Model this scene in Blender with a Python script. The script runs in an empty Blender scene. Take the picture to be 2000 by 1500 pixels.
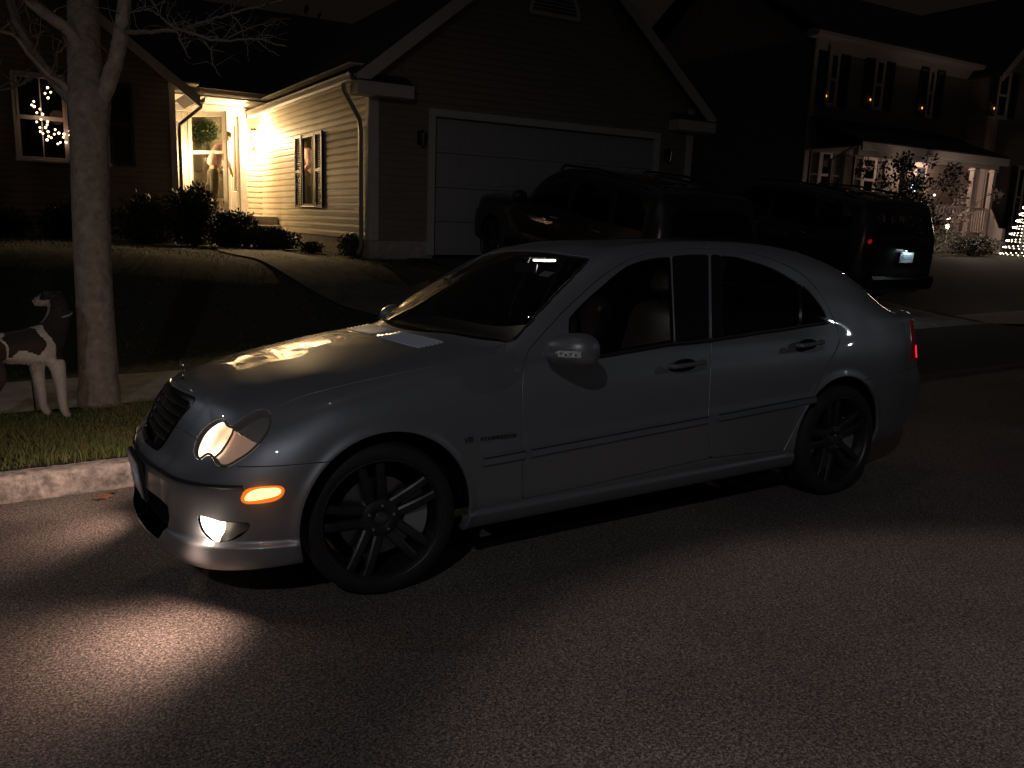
import bpy, bmesh, math, random
import numpy as np
from mathutils import Vector, Matrix
random.seed(7)
rng = np.random.default_rng(7)
scn = bpy.context.scene
COL = scn.collection
# ---------------------------------------------------------------- camera
FPX = 1618.6                       # focal length in pixels of a 2000 px wide frame
def cam_axes(yaw, pitch, roll):
    f = np.array([math.sin(yaw)*math.cos(pitch), math.cos(yaw)*math.cos(pitch), math.sin(pitch)])
    r = np.array([math.cos(yaw), -math.sin(yaw), 0.]); u = np.cross(r, f)
    return r*math.cos(roll)+u*math.sin(roll), -r*math.sin(roll)+u*math.cos(roll), f
def cam_matrix(pos, yaw, pitch, roll):
    r, u, f = cam_axes(yaw, pitch, roll)
    M = np.eye(4); M[:3, 0] = r; M[:3, 1] = u; M[:3, 2] = -f; M[:3, 3] = pos
    return M
# the street falls gently to the left and away: its own frame, "STREET" (x along the parked car, y across to the kerb)
POS_S = np.array([-1.2147, -3.816, 1.4191]); ANG_S = (.5417, -.1684, .0017)
ANG_W = (.5417, -math.radians(11.17), math.radians(2.06))
MS = cam_matrix(POS_S, *ANG_S)
MW = cam_matrix(POS_S, *ANG_W)
ST = MW @ np.linalg.inv(MS)
dz = -(ST @ np.array([0, 0, 0, 1.]))[2]
MW[2, 3] += dz; ST = MW @ np.linalg.inv(MS)
STREET = Matrix(ST.tolist())
STI = np.linalg.inv(ST)
cam = bpy.data.cameras.new("Camera"); cam_ob = bpy.data.objects.new("Camera", cam); COL.objects.link(cam_ob)
cam_ob.matrix_world = Matrix(MW.tolist())
cam.sensor_width = 36; cam.lens = 36*FPX/2000; cam.clip_start = .05; cam.clip_end = 900
scn.camera = cam_ob
scn.view_settings.view_transform = 'Standard'; scn.view_settings.look = 'None'
scn.view_settings.exposure = 0.0; scn.view_settings.gamma = 1
scn.render.resolution_x = 1024; scn.render.resolution_y = 768
# ---------------------------------------------------------------- sky and lamps of the street
w = bpy.data.worlds.new("World"); scn.world = w; w.use_nodes = True
nt = w.node_tree; bg = nt.nodes['Background']
sky = nt.nodes.new('ShaderNodeTexSky'); sky.sky_type = 'NISHITA'; sky.sun_disc = False
sky.sun_elevation = math.radians(-4); sky.sun_rotation = math.radians(200)
mixn = nt.nodes.new('ShaderNodeMix'); mixn.data_type = 'RGBA'; mixn.blend_type = 'ADD'; mixn.inputs[0].default_value = 1
nt.links.new(sky.outputs[0], mixn.inputs[6]); mixn.inputs[7].default_value = (.040, .029, .024, 1)   # town glow on a night sky
nt.links.new(mixn.outputs[2], bg.inputs[0]); bg.inputs[1].default_value = .095
def street(p): return STREET @ Vector(p)
def lamp(name, kind, loc, energy, color, radius=.1, aim=None, cone=None, blend=.5, parent=None):
    l = bpy.data.lights.new(name, kind); l.energy = energy; l.color = color
    if kind in ('POINT', 'SPOT'): l.shadow_soft_size = radius
    if kind == 'SPOT': l.spot_size = math.radians(cone); l.spot_blend = blend
    o = bpy.data.objects.new(name, l); COL.objects.link(o); o.location = loc
    if aim is not None:
        o.rotation_euler = (Vector(aim)-Vector(loc)).to_track_quat('-Z', 'Y').to_euler()
    return o
sun = lamp('moon_light', 'SUN', (0, 0, 30), .02, (1, .93, .85), aim=(.2, -.5, 28)); sun.data.angle = math.radians(.5)
# street lights along the road, all outside the frame
lamp('street_light', 'SPOT', street((-4.9, -7.1, 5.5)), 315, (.92, .94, 1.0), .09, street((.1, -.4, .7)), 66, .8)
lamp('street_light', 'SPOT', street((22, -12.6, 7.6)), 230, (.86, .95, 1.0), .11, street((2.4, -.8, .7)), 13, .5)
lamp('street_light', 'SPOT', street((-9.0, 9.0, 9.6)), 280, (.85, .90, 1.0), .07, street((.2, 0, .8)), 26, .6)
lamp('street_light', 'SPOT', street((1.35, -3.80, 9.0)), 470, (1.0, .84, .78), .10, street((1.35, -3.62, 0)), 32.8, .26)
# ---------------------------------------------------------------- projection helpers (photo pixels of a 2000x1500 frame)
def axes_of(M): return M[:3, 0], M[:3, 1], -M[:3, 2], M[:3, 3]
def project(M, X):
    r, u, f, c = axes_of(M); d = np.asarray(X, float)-c; z = d@f
    return np.stack([1000+FPX*(d@r)/z, 750-FPX*(d@u)/z], -1)
def ray(M, px, py):
    r, u, f, c = axes_of(M); return c, f+(px-1000)/FPX*r-(py-750)/FPX*u
def S_at(px, py, axis=2, val=0.):                   # street-frame point on the plane axis=val
    c, d = ray(MS, px, py); return c+d*(val-c[axis])/d[axis]
def W_at(px, py, depth):                            # world point at optical depth
    c, d = ray(MW, px, py); return c+d*depth
def W_z(px, py, z):
    c, d = ray(MW, px, py); return c+d*(z-c[2])/d[2]
# ---------------------------------------------------------------- materials
MATS = {}
def nodes_of(m): return m.node_tree.nodes, m.node_tree.links
def mat(name, col, rough=.6, metal=0., spec=.5, coat=0., coat_rough=.05, noise=0., nscale=8., bump=0., bscale=60., emit=None, estr=0., detail=4, col2=None, coord='Object', aniso=0):
    if name in MATS: return MATS[name]
    m = bpy.data.materials.new(name); m.use_nodes = True; N, L = nodes_of(m); b = N['Principled BSDF']
    b.inputs['Base Color'].default_value = (*col, 1); b.inputs['Roughness'].default_value = rough
    b.inputs['Metallic'].default_value = metal; b.inputs['Specular IOR Level'].default_value = spec
    b.inputs['Coat Weight'].default_value = coat; b.inputs['Coat Roughness'].default_value = coat_rough
    if emit is not None:
        b.inputs['Emission Color'].default_value = (*emit, 1); b.inputs['Emission Strength'].default_value = estr
    tc = N.new('ShaderNodeTexCoord')
    if noise or col2:
        n = N.new('ShaderNodeTexNoise'); n.inputs['Scale'].default_value = nscale; n.inputs['Detail'].default_value = detail; n.inputs['Roughness'].default_value = .65
        L.new(tc.outputs[coord], n.inputs['Vector'])
        r = N.new('ShaderNodeValToRGB'); c2 = col2 or tuple(c*(1-noise) for c in col)
        r.color_ramp.elements[0].position = .32; r.color_ramp.elements[1].position = .68
        r.color_ramp.elements[0].color = (*c2, 1); r.color_ramp.elements[1].color = (*[min(1, c*(1+noise)) for c in col], 1)
        L.new(n.outputs[0], r.inputs[0]); L.new(r.outputs[0], b.inputs['Base Color'])
    if bump:
        n2 = N.new('ShaderNodeTexNoise'); n2.inputs['Scale'].default_value = bscale; n2.inputs['Detail'].default_value = 5
        L.new(tc.outputs[coord], n2.inputs['Vector'])
        bp = N.new('ShaderNodeBump'); bp.inputs['Strength'].default_value = bump; bp.inputs['Distance'].default_value = .01
        L.new(n2.outputs[0], bp.inputs['Height']); L.new(bp.outputs[0], b.inputs['Normal'])
    MATS[name] = m; return m
def glass(name, tint=(.5, .5, .5), gloss=.05, ior=1.5, haze=0., haze_col=(.5, .45, .4)):
    if name in MATS: return MATS[name]
    m = bpy.data.materials.new(name); m.use_nodes = True; N, L = nodes_of(m); N.remove(N['Principled BSDF'])
    out = N['Material Output']; t = N.new('ShaderNodeBsdfTransparent'); t.inputs[0].default_value = (*tint, 1)
    g = N.new('ShaderNodeBsdfGlossy'); g.inputs['Roughness'].default_value = gloss; g.inputs[0].default_value = (.9, .9, .9, 1)
    fr = N.new('ShaderNodeFresnel'); fr.inputs[0].default_value = ior; mx = N.new('ShaderNodeMixShader')
    gm = N.new('ShaderNodeNewGeometry'); iv = N.new('ShaderNodeMath'); iv.operation = 'SUBTRACT'; iv.inputs[0].default_value = 1; L.new(gm.outputs['Backfacing'], iv.inputs[1])
    ml = N.new('ShaderNodeMath'); ml.operation = 'MULTIPLY'; L.new(fr.outputs[0], ml.inputs[0]); L.new(iv.outputs[0], ml.inputs[1]); L.new(ml.outputs[0], mx.inputs[0])
    if haze:
        h = N.new('ShaderNodeBsdfPrincipled'); h.inputs['Base Color'].default_value = (*haze_col, 1); h.inputs['Roughness'].default_value = .3
        m2 = N.new('ShaderNodeMixShader'); m2.inputs[0].default_value = haze
        L.new(t.outputs[0], m2.inputs[1]); L.new(h.outputs[0], m2.inputs[2]); L.new(m2.outputs[0], mx.inputs[1])
    else: L.new(t.outputs[0], mx.inputs[1])
    L.new(g.outputs[0], mx.inputs[2]); L.new(mx.outputs[0], out.inputs[0]); MATS[name] = m; return m
def glow(name, col, s, tex=False):
    if name in MATS: return MATS[name]
    m = bpy.data.materials.new(name); m.use_nodes = True; N, L = nodes_of(m); b = N['Principled BSDF']
    b.inputs['Base Color'].default_value = (*[c*.6 for c in col], 1)
    b.inputs['Emission Color'].default_value = (*col, 1); b.inputs['Emission Strength'].default_value = s
    b.inputs['Roughness'].default_value = .3
    MATS[name] = m; return m
# ---------------------------------------------------------------- mesh helpers
def link(o, parent=None):
    COL.objects.link(o)
    if parent is not None: o.parent = parent
    return o
def mesh_ob(name, V, F, m, parent=None, smooth=True, angle=35, mats=None, mi=None):
    me = bpy.data.meshes.new(name); me.from_pydata([tuple(map(float, v)) for v in V], [], [tuple(f) for f in F]); me.validate()
    me.update()
    for mm in (mats or [m]): me.materials.append(mm)
    if mi is not None and len(mi) == len(me.polygons): me.polygons.foreach_set('material_index', mi)
    if smooth:
        me.polygons.foreach_set('use_smooth', [True]*len(me.polygons))
        if angle < 180: me.set_sharp_from_angle(angle=math.radians(angle))
    return link(bpy.data.objects.new(name, me), parent)
def tag(o, label=None, cat=None, group=None, kind=None):
    if label: o['label'] = label
    if cat: o['category'] = cat
    if group: o['group'] = group
    if kind: o['kind'] = kind
    return o
def thing(name, label, cat, M=None, group=None):
    o = bpy.data.objects.new(name, None); COL.objects.link(o); o.empty_display_size = .1
    if M is not None: o.matrix_world = M
    return tag(o, label, cat, group)
def struct(o): o['kind'] = 'structure'; return o
class G:
    """collects shapes into one mesh"""
    def __init__(s): s.V = []; s.F = []; s.mi = []; s.k = 0
    def add(s, V, F):
        b = len(s.V); s.V += [tuple(v) for v in V]; s.F += [tuple(i+b for i in f) for f in F]; s.mi += [s.k]*len(F); return s
    def box(s, c, size, M=None, bev=0.):
        x, y, z = [a/2 for a in size]; c = Vector(c)
        if bev > 0:
            b = min(bev, x*.9, y*.9, z*.9); V = []; 
            for sz in (-1, 1):
                for (ax, ay) in ((x, y-b), (x-b, y), (-x+b, y), (-x, y-b), (-x, -y+b), (-x+b, -y), (x-b, -y), (x, -y+b)): V.append((ax, ay, sz*(z-b)))
            for sz in (-1, 1):
                for (ax, ay) in ((x-b, y-b), (-x+b, y-b), (-x+b, -y+b), (x-b, -y+b)): V.append((ax, ay, sz*z))
            F = [tuple((i, (i+1) % 8, 8+(i+1) % 8, 8+i)) for i in range(8)]
            F += [(16, 19, 18, 17), (20, 21, 22, 23)]
            T = {0: 0, 1: 0, 2: 1, 3: 1, 4: 2, 5: 2, 6: 3, 7: 3}
            for i in range(8):
                j = (i+1) % 8; a, b2 = T[i], T[j]
                if a == b2: F += [(j, i, 16+a), (8+i, 8+j, 20+a)]
                else: F += [(j, i, 16+a, 16+b2), (8+i, 8+j, 20+b2, 20+a)]
        else:
            V = [(sx*x, sy*y, sz*z) for sz in (-1, 1) for sx, sy in ((-1, -1), (1, -1), (1, 1), (-1, 1))]
            F = [(3, 2, 1, 0), (4, 5, 6, 7), (0, 1, 5, 4), (1, 2, 6, 5), (2, 3, 7, 6), (3, 0, 4, 7)]
        V = [Vector(v) for v in V]
        if M is not None: V = [M @ v for v in V]
        return s.add([v+c for v in V], F)
    def tube(s, pts, r, n=8, cap=True, closed=False):
        pts = [Vector(p) for p in pts]; K = len(pts); rr = r if hasattr(r, '__len__') else [r]*K
        V = []; F = []; up = None
        for i, p in enumerate(pts):
            if closed: t = pts[(i+1) % K]-pts[i-1]
            else: t = pts[min(i+1, K-1)]-pts[max(i-1, 0)]
            t = t.normalized() if t.length > 1e-9 else Vector((0, 0, 1))
            if up is None: up = t.orthogonal().normalized()
            up = (up-t*up.dot(t)); up = up.normalized() if up.length > 1e-6 else t.orthogonal().normalized()
            b = t.cross(up)
            for k in range(n):
                a = 2*math.pi*k/n; V.append(p+(up*math.cos(a)+b*math.sin(a))*rr[i])
        for i in range(K if closed else K-1):
            j = (i+1) % K
            for k in range(n): F.append((i*n+k, i*n+(k+1) % n, j*n+(k+1) % n, j*n+k))
        if cap and not closed: F += [tuple(range(n))[::-1], tuple((K-1)*n+k for k in range(n))]
        return s.add(V, F)
    def lathe(s, prof, n=32, M=None, closed=True):
        """prof: (r, y) pairs revolved round the local y axis"""
        V = []; F = []; K = len(prof)
        for k in range(n):
            a = 2*math.pi*k/n
            for r, y in prof: V.append(Vector((r*math.cos(a), y, r*math.sin(a))))
        for k in range(n):
            for i in range(K-1 if not closed else K):
                j = (i+1) % K; k2 = (k+1) % n; F.append((k*K+i, k*K+j, k2*K+j, k2*K+i))
        if M is not None: V = [M @ v for v in V]
        return s.add(V, F)
    def ball(s, c, r, n=8, m=6):
        r = r if hasattr(r, '__len__') else (r, r, r); V = [(c[0], c[1], c[2]+r[2])]; F = []
        for i in range(1, m):
            for k in range(n):
                a = math.pi*i/m; b = 2*math.pi*k/n; V.append((c[0]+r[0]*math.sin(a)*math.cos(b), c[1]+r[1]*math.sin(a)*math.sin(b), c[2]+r[2]*math.cos(a)))
        V.append((c[0], c[1], c[2]-r[2]))
        for k in range(n): F.append((0, 1+k, 1+(k+1) % n)); F.append((len(V)-1, 1+(m-2)*n+(k+1) % n, 1+(m-2)*n+k))
        for i in range(m-2):
            for k in range(n): F.append((1+i*n+k, 1+(i+1)*n+k, 1+(i+1)*n+(k+1) % n, 1+i*n+(k+1) % n))
        return s.add(V, F)
    def prism(s, poly, d, M=None):
        """poly: 3D loop, extruded by vector d"""
        d = Vector(d); P = [Vector(p) for p in poly]; n = len(P); V = P+[p+d for p in P]
        F = [tuple(range(n))[::-1], tuple(range(n, 2*n))]+[(i, (i+1) % n, n+(i+1) % n, n+i) for i in range(n)]
        if M is not None: V = [M @ v for v in V]
        return s.add(V, F)
    def build(s, name, m, parent=None, smooth=True, angle=35, mats=None):
        return mesh_ob(name, s.V, s.F, m, parent, smooth, angle, mats, s.mi if mats else None)
def spl(P, n=8, closed=False):
    P = [np.array(p, float) for p in P]; K = len(P); out = []
    for i in range(K if closed else K-1):
        p0 = P[(i-1) % K] if (closed or i > 0) else 2*P[0]-P[1]; p1 = P[i]; p2 = P[(i+1) % K]
        p3 = P[(i+2) % K] if (closed or i+2 < K) else 2*P[-1]-P[-2]
        for j in range(n):
            t = j/n; out.append(.5*((2*p1)+(-p0+p2)*t+(2*p0-5*p1+4*p2-p3)*t*t+(-p0+3*p1-3*p2+p3)*t**3))
    if not closed: out.append(P[-1])
    return np.array(out)
def sdf(Q, poly):
    """signed distance of points Q (n,2) to a closed polygon, positive inside"""
    A = np.asarray(poly, float); B = np.roll(A, -1, 0); best = np.full(len(Q), 1e9); ins = np.zeros(len(Q), bool)
    for a, b in zip(A, B):
        e = b-a; L = e@e
        if L < 1e-12: continue
        t = np.clip(((Q-a)@e)/L, 0, 1); d = np.hypot(*(Q-a-t[:, None]*e).T); best = np.minimum(best, d)
        c = (a[1] > Q[:, 1]) != (b[1] > Q[:, 1])
        if a[1] != b[1]: ins ^= c & (Q[:, 0] < (b[0]-a[0])*(Q[:, 1]-a[1])/(b[1]-a[1])+a[0])
    return np.where(ins, best, -best)
FACE_NY = Matrix(((1, 0, 0, 0), (0, 0, -1, 0), (0, 1, 0, 0), (0, 0, 0, 1)))        # text facing -y
FACE_PY = Matrix(((-1, 0, 0, 0), (0, 0, 1, 0), (0, 1, 0, 0), (0, 0, 0, 1)))
FACE_NX = Matrix(((0, 0, -1, 0), (-1, 0, 0, 0), (0, 1, 0, 0), (0, 0, 0, 1)))       # text facing -x
def txt(name, s, size, m, M, parent=None, ext=.001, xs=1., offset=0):
    c = bpy.data.curves.new(name, 'FONT'); c.body = s; c.size = size; c.extrude = ext; c.offset = offset; c.align_x = 'CENTER'; c.align_y = 'CENTER'; c.resolution_u = 3
    o = bpy.data.objects.new(name, c); COL.objects.link(o); bpy.context.view_layer.update()
    me = bpy.data.meshes.new_from_object(o.evaluated_get(bpy.context.evaluated_depsgraph_get())); COL.objects.unlink(o); bpy.data.objects.remove(o)
    me.name = name; me.materials.clear(); me.materials.append(m)
    o = bpy.data.objects.new(name, me); COL.objects.link(o)
    if parent is not None: o.parent = parent
    o.matrix_local = M @ Matrix.Diagonal((xs, 1, 1, 1))
    return o
MARKM = mat('amber_lens', (.7, .2, .02), rough=.25, coat=1, emit=(1., .20, .02), estr=.75)
def _amber():
    N, L = nodes_of(MARKM); b = N['Principled BSDF']; b.inputs['Coat Weight'].default_value = 1
_amber()
TAILM = mat('tail_lens', (.20, .004, .006), rough=.12, coat=1, emit=(1, .015, .03), estr=.02)
def lamp_glow():
    if 'headlamp_light' in MATS: return MATS['headlamp_light']
    m = glow('headlamp_light', (1, .80, .55), 3.); N, L = nodes_of(m); b = N['Principled BSDF']; tc = N.new('ShaderNodeTexCoord'); n = N.new('ShaderNodeTexNoise'); n.inputs['Scale'].default_value = 9; n.inputs['Detail'].default_value = 1
    L.new(tc.outputs['Object'], n.inputs['Vector']); r = N.new('ShaderNodeValToRGB'); r.color_ramp.elements[0].position = .30; r.color_ramp.elements[0].color = (1, .46, .24, 1); r.color_ramp.elements[1].position = .60; r.color_ramp.elements[1].color = (1, .80, .56, 1)
    L.new(n.outputs[0], r.inputs[0]); L.new(r.outputs[0], b.inputs['Emission Color']); mr = N.new('ShaderNodeMapRange'); mr.inputs[1].default_value = .28; mr.inputs[2].default_value = .62; mr.inputs[3].default_value = 1.5; mr.inputs[4].default_value = 4.6
    L.new(n.outputs[0], mr.inputs[0]); L.new(mr.outputs[0], b.inputs['Emission Strength']); return m
# ================================================================= the silver saloon: control net of half its body
# x back from the front axle, y half width, z up; rows run sill > flank > glass > roof centre, stations wrap from nose to tail
def side(x,lo_y,lo_z,up):
    return [(x,y,z) for y,z in zip(lo_y,lo_z)]+[(u if len(u)==3 else (x,)+u) for u in up]
LY=(.70,.80,.845,.858,.864,.856,.838,.800); LZ=(.225,.215,.300,.42,.55,.68,.80,.905)
NET=[
[(-.80,0,.19),(-.845,0,.20),(-.865,0,.30),(-.865,0,.42),(-.855,0,.53),(-.815,0,.585),(-.775,0,.66),(-.735,0,.745),(-.705,0,.795),(-.695,0,.805),(-.685,0,.811),(-.675,0,.815),(-.665,0,.818),(-.655,0,.820)],
[(-.79,.25,.19),(-.83,.25,.20),(-.85,.25,.30),(-.852,.25,.42),(-.84,.25,.53),(-.80,.24,.585),(-.765,.24,.655),(-.725,.235,.735),(-.690,.225,.785),(-.672,.20,.802),(-.655,.16,.812),(-.64,.11,.820),(-.62,.06,.827),(-.60,0,.832)],
[(-.73,.48,.19),(-.77,.50,.20),(-.79,.50,.30),(-.79,.50,.42),(-.78,.50,.53),(-.745,.485,.59),(-.71,.47,.65),(-.665,.45,.72),(-.62,.43,.775),(-.60,.38,.80),(-.575,.30,.818),(-.55,.20,.832),(-.52,.10,.842),(-.50,0,.846)],
[(-.62,.64,.19),(-.66,.67,.20),(-.675,.68,.30),(-.675,.68,.42),(-.67,.68,.53),(-.645,.665,.60),(-.61,.64,.66),(-.57,.605,.725),(-.53,.57,.775),(-.51,.50,.805),(-.49,.40,.828),(-.46,.27,.848),(-.43,.13,.860),(-.41,0,.864)],
[(-.49,.73,.20),(-.51,.775,.21),(-.52,.79,.30),(-.52,.79,.42),(-.52,.79,.53),(-.50,.775,.61),(-.475,.75,.68),(-.44,.71,.74),(-.41,.65,.785),(-.39,.56,.82),(-.37,.46,.842),(-.35,.31,.862),(-.33,.15,.874),(-.31,0,.878)],
[(-.36,.74,.21),(-.365,.81,.215),(-.365,.84,.30),(-.365,.845,.42),(-.365,.845,.53),(-.36,.832,.62),(-.34,.805,.70),(-.32,.76,.765),(-.29,.69,.812),(-.275,.59,.845),(-.26,.49,.865),(-.24,.33,.885),(-.22,.16,.896),(-.20,0,.900)],
side(-.20,(.72,.80,.845,.855,.858,.85,.828,.785),(.225,.215,.30,.42,.54,.65,.735,.80),[(-.18,.715,.838),(-.17,.62,.862),(-.16,.50,.884),(-.14,.34,.902),(-.12,.17,.912),(-.10,0,.915)]),
side(0,(.72,.80,.845,.86,.866,.858,.838,.793),(.225,.215,.30,.42,.55,.67,.765,.835),[(.72,.872),(.63,.890),(.50,.908),(.34,.924),(.17,.933),(0,.936)]),
side(.2,(.72,.80,.845,.86,.866,.858,.838,.795),(.225,.215,.30,.42,.55,.68,.785,.868),[(.72,.908),(.63,.925),(.51,.941),(.34,.955),(.17,.963),(0,.966)]),
side(.42,LY,(.225,.215,.30,.42,.55,.68,.80,.895),[(.73,.935),(.645,.952),(.53,.968),(.35,.980),(.18,.987),(0,.990)]),
side(.60,LY,LZ,[(.755,.952),(.74,.962),(.70,.975),(.36,1.065),(.18,1.087),(0,1.094)]),
side(.80,LY,LZ,[(.780,.958),(.752,1.01),(.715,1.075),(.36,1.175),(.18,1.197),(0,1.204)]),
side(1.05,LY,LZ,[(.787,.963),(.738,1.09),(.668,1.222),(.36,1.305),(.18,1.328),(0,1.335)]),
side(1.30,LY,LZ,[(.790,.968),(.722,1.165),(.622,1.352),(.38,1.400),(.19,1.418),(0,1.423)]),
side(1.60,LY,LZ,[(.792,.973),(.715,1.19),(.600,1.400),(.38,1.428),(.19,1.440),(0,1.443)]),
side(2.00,LY,LZ,[(.792,.980),(.715,1.20),(.598,1.412),(.38,1.435),(.19,1.446),(0,1.449)]),
side(2.35,LY,LZ,[(.790,.986),(.712,1.195),(.602,1.395),(.38,1.420),(.19,1.430),(0,1.433)]),
side(2.70,(.70,.80,.845,.86,.868,.862,.845,.808),(.225,.215,.30,.42,.55,.68,.81,.915),[(.785,.990),(.715,1.165),(.615,1.335),(.39,1.368),(.19,1.379),(0,1.382)]),
side(3.00,(.70,.79,.835,.85,.86,.855,.835,.80),(.24,.23,.30,.42,.55,.68,.81,.915),[(.770,.992),(.71,1.115),(.635,1.228),(.40,1.262),(.20,1.275),(0,1.278)]),
side(3.22,(.68,.77,.815,.832,.842,.835,.815,.780),(.25,.24,.31,.43,.56,.69,.81,.915),[(.750,.990),(.70,1.055),(.640,1.105),(.42,1.130),(.20,1.140),(0,1.142)]),
side(3.40,(.65,.735,.775,.795,.81,.80,.785,.75),(.26,.25,.32,.44,.57,.69,.81,.910),[(.720,.985),(.685,1.002),(.60,1.010),(.42,1.012),(.2,1.014),(0,1.014)]),
[(3.50,.58,.26),(3.56,.66,.26),(3.60,.69,.33),(3.63,.71,.45),(3.65,.725,.57),(3.60,.725,.69),(3.58,.72,.80),(3.575,.70,.91),(3.585,.675,.980),(3.57,.645,1.003),(3.55,.56,1.010),(3.53,.38,1.013),(3.51,.2,1.014),(3.50,0,1.014)],
[(3.58,.45,.26),(3.66,.50,.26),(3.70,.52,.33),(3.73,.53,.45),(3.75,.53,.57),(3.69,.53,.69),(3.67,.52,.80),(3.665,.52,.91),(3.675,.505,.985),(3.655,.48,1.006),(3.635,.40,1.011),(3.62,.28,1.013),(3.60,.15,1.014),(3.59,0,1.014)],
[(3.60,.25,.26),(3.69,.26,.26),(3.73,.27,.33),(3.76,.27,.45),(3.78,.27,.57),(3.73,.27,.69),(3.71,.27,.80),(3.705,.26,.91),(3.715,.25,.988),(3.695,.235,1.008),(3.68,.19,1.011),(3.665,.13,1.013),(3.65,.07,1.014),(3.64,0,1.014)],
[(3.61,0,.26),(3.70,0,.26),(3.74,0,.33),(3.77,0,.45),(3.79,0,.57),(3.74,0,.69),(3.72,0,.80),(3.715,0,.91),(3.725,0,.988),(3.705,0,1.008),(3.69,0,1.011),(3.68,0,1.013),(3.67,0,1.014),(3.66,0,1.014)],
]
NET=np.array(NET,float)
def hermite(P,n,axis=0):
    """nonuniform catmull/pchip blend along axis; n subdivisions per span"""
    P=np.moveaxis(P,axis,0);K=len(P)
    d=np.diff(P,axis=0);h=np.maximum(np.linalg.norm(d,axis=-1),1e-5)[...,None]
    s=d/h
    T=np.zeros_like(P)
    T[1:-1]=(s[:-1]*h[1:]+s[1:]*h[:-1])/(h[1:]+h[:-1])
    T[0]=s[0];T[-1]=s[-1]
    out=[]
    for i in range(K-1):
        for j in range(n):
            t=j/n;H=h[i]
            out.append(P[i]*(2*t**3-3*t*t+1)+P[i+1]*(-2*t**3+3*t*t)+T[i]*H*(t**3-2*t*t+t)+T[i+1]*H*(t**3-t*t))
    out.append(P[-1])
    return np.moveaxis(np.array(out),0,axis)
def car_surface(ns=20,nr=14,smooth=3):
    A=hermite(NET,ns,0);B=hermite(A,nr,1)
    for _ in range(smooth):
        C=B.copy();C[1:-1]=(B[:-2]+2*B[1:-1]+B[2:])/4
        D=C.copy();D[:,1:-1]=(C[:,:-2]+2*C[:,1:-1]+C[:,2:])/4
        B=D
    return B
def build_surface():
    S = car_surface(20, 14, 3)
    x, y, z = S[..., 0].copy(), S[..., 1].copy(), S[..., 2].copy()
    # nose is a little blunter than the net
    x += .055*np.clip((.80-y)/.42, 0, 1)*np.clip((-.38-x)/.25, 0, 1)
    sm = lambda t: np.clip(t, 0, 1)**2*(3-2*np.clip(t, 0, 1))
    # horizontal outward direction
    gx = np.gradient(x, axis=0); gy = np.gradient(y, axis=0); L = np.hypot(gx, gy)+1e-9
    ox, oy = -gy/L, gx/L
    lower = z < .75
    am = .020*sm((.318-z)/.022)*(sm((-.30-x)/.1))*lower                 # front apron lip
    am += .014*sm((.300-z)/.02)*sm((x-.30)/.06)*sm((2.42-x)/.06)*lower  # side skirt
    for cx in (0, 2.715):                                               # rolled arch edges
        d = np.hypot(x-cx, z-.328)-.365
        am += .011*np.exp(-(np.maximum(d, 0)/.022)**2)*(y > .6)*(z < .8)*(d > -.06)
    am += .006*np.exp(-((z-.565-.012*(x-1.2))/.03)**2)*sm((x-.42)/.08)*sm((2.5-x)/.08)*(y > .7)
    x += ox*am; y += oy*am
    y = np.maximum(y, 0); y[:, -1] = 0; y[0] = 0; y[-1] = 0
    V = np.stack([x, -y, z], -1)
    n = -np.cross(np.gradient(V, axis=1), np.gradient(V, axis=0))
    l = np.linalg.norm(n, axis=-1, keepdims=True); n = np.where(l > 1e-9, n/np.maximum(l, 1e-12), [0, 0, 1.])
    n[0, :, 1] = 0; n[:, -1, 1] = 0; n[0, 8:] = [-.45, 0, .89]
    n /= np.linalg.norm(n, axis=-1, keepdims=True)
    a, b = V.shape[:2]
    ii, jj = np.meshgrid(np.arange(a), np.arange(b), indexing='ij')
    A = np.concatenate([V, n, (ii/20)[..., None], (jj/14)[..., None]], -1).reshape(-1, 8)
    idx = np.arange(a*b).reshape(a, b)
    F = np.stack([idx[:-1, :-1], idx[1:, :-1], idx[1:, 1:], idx[:-1, 1:]], -1).reshape(-1, 4)
    return A, F
class Patch:
    """a piece of the body skin: attributes A (x,y,z, normal, u, v) and faces padded with -1"""
    def __init__(s, A, F): s.A = A; s.F = F; s.px = None
    def pix(s):
        if s.px is None: s.px = project(MS, s.A[:, :3])
        return s.px
def pad(rows, W=10): 
    out = np.full((len(rows), W), -1, int)
    for i, r in enumerate(rows): out[i, :len(r)] = r
    return out
def clip(P, f):
    F = P.F; 
    if len(F) == 0: return P
    fv = np.where(F >= 0, f[F], np.inf); fm = np.where(F >= 0, f[F], -np.inf)
    keep = fv.min(1) >= 0; cut = (~keep) & (fm.max(1) > 0)
    A = P.A; newA = []; cache = {}; rows = []; base = len(A)
    for r in F[cut]:
        r = [i for i in r if i >= 0]; out = []
        for a, b in zip(r, r[1:]+r[:1]):
            fa, fb = f[a], f[b]
            if fa >= 0: out.append(a)
            if (fa >= 0) != (fb >= 0):
                k = (min(a, b), max(a, b))
                if k not in cache:
                    t = fa/(fa-fb); cache[k] = base+len(newA); newA.append(A[a]*(1-t)+A[b]*t)
                out.append(cache[k])
        if len(out) >= 3: rows.append(out[:10])
    A2 = np.concatenate([A, np.array(newA)]) if newA else A
    W = max(F.shape[1], 10); Fk = F[keep]
    if Fk.shape[1] < W: Fk = np.concatenate([Fk, np.full((len(Fk), W-Fk.shape[1]), -1, int)], 1)
    F2 = np.concatenate([Fk, pad(rows, W)]) if rows else Fk
    used = np.unique(F2[F2 >= 0]); mp = np.full(len(A2), -1, int); mp[used] = np.arange(len(used))
    return Patch(A2[used], np.where(F2 >= 0, mp[F2], -1))
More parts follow.
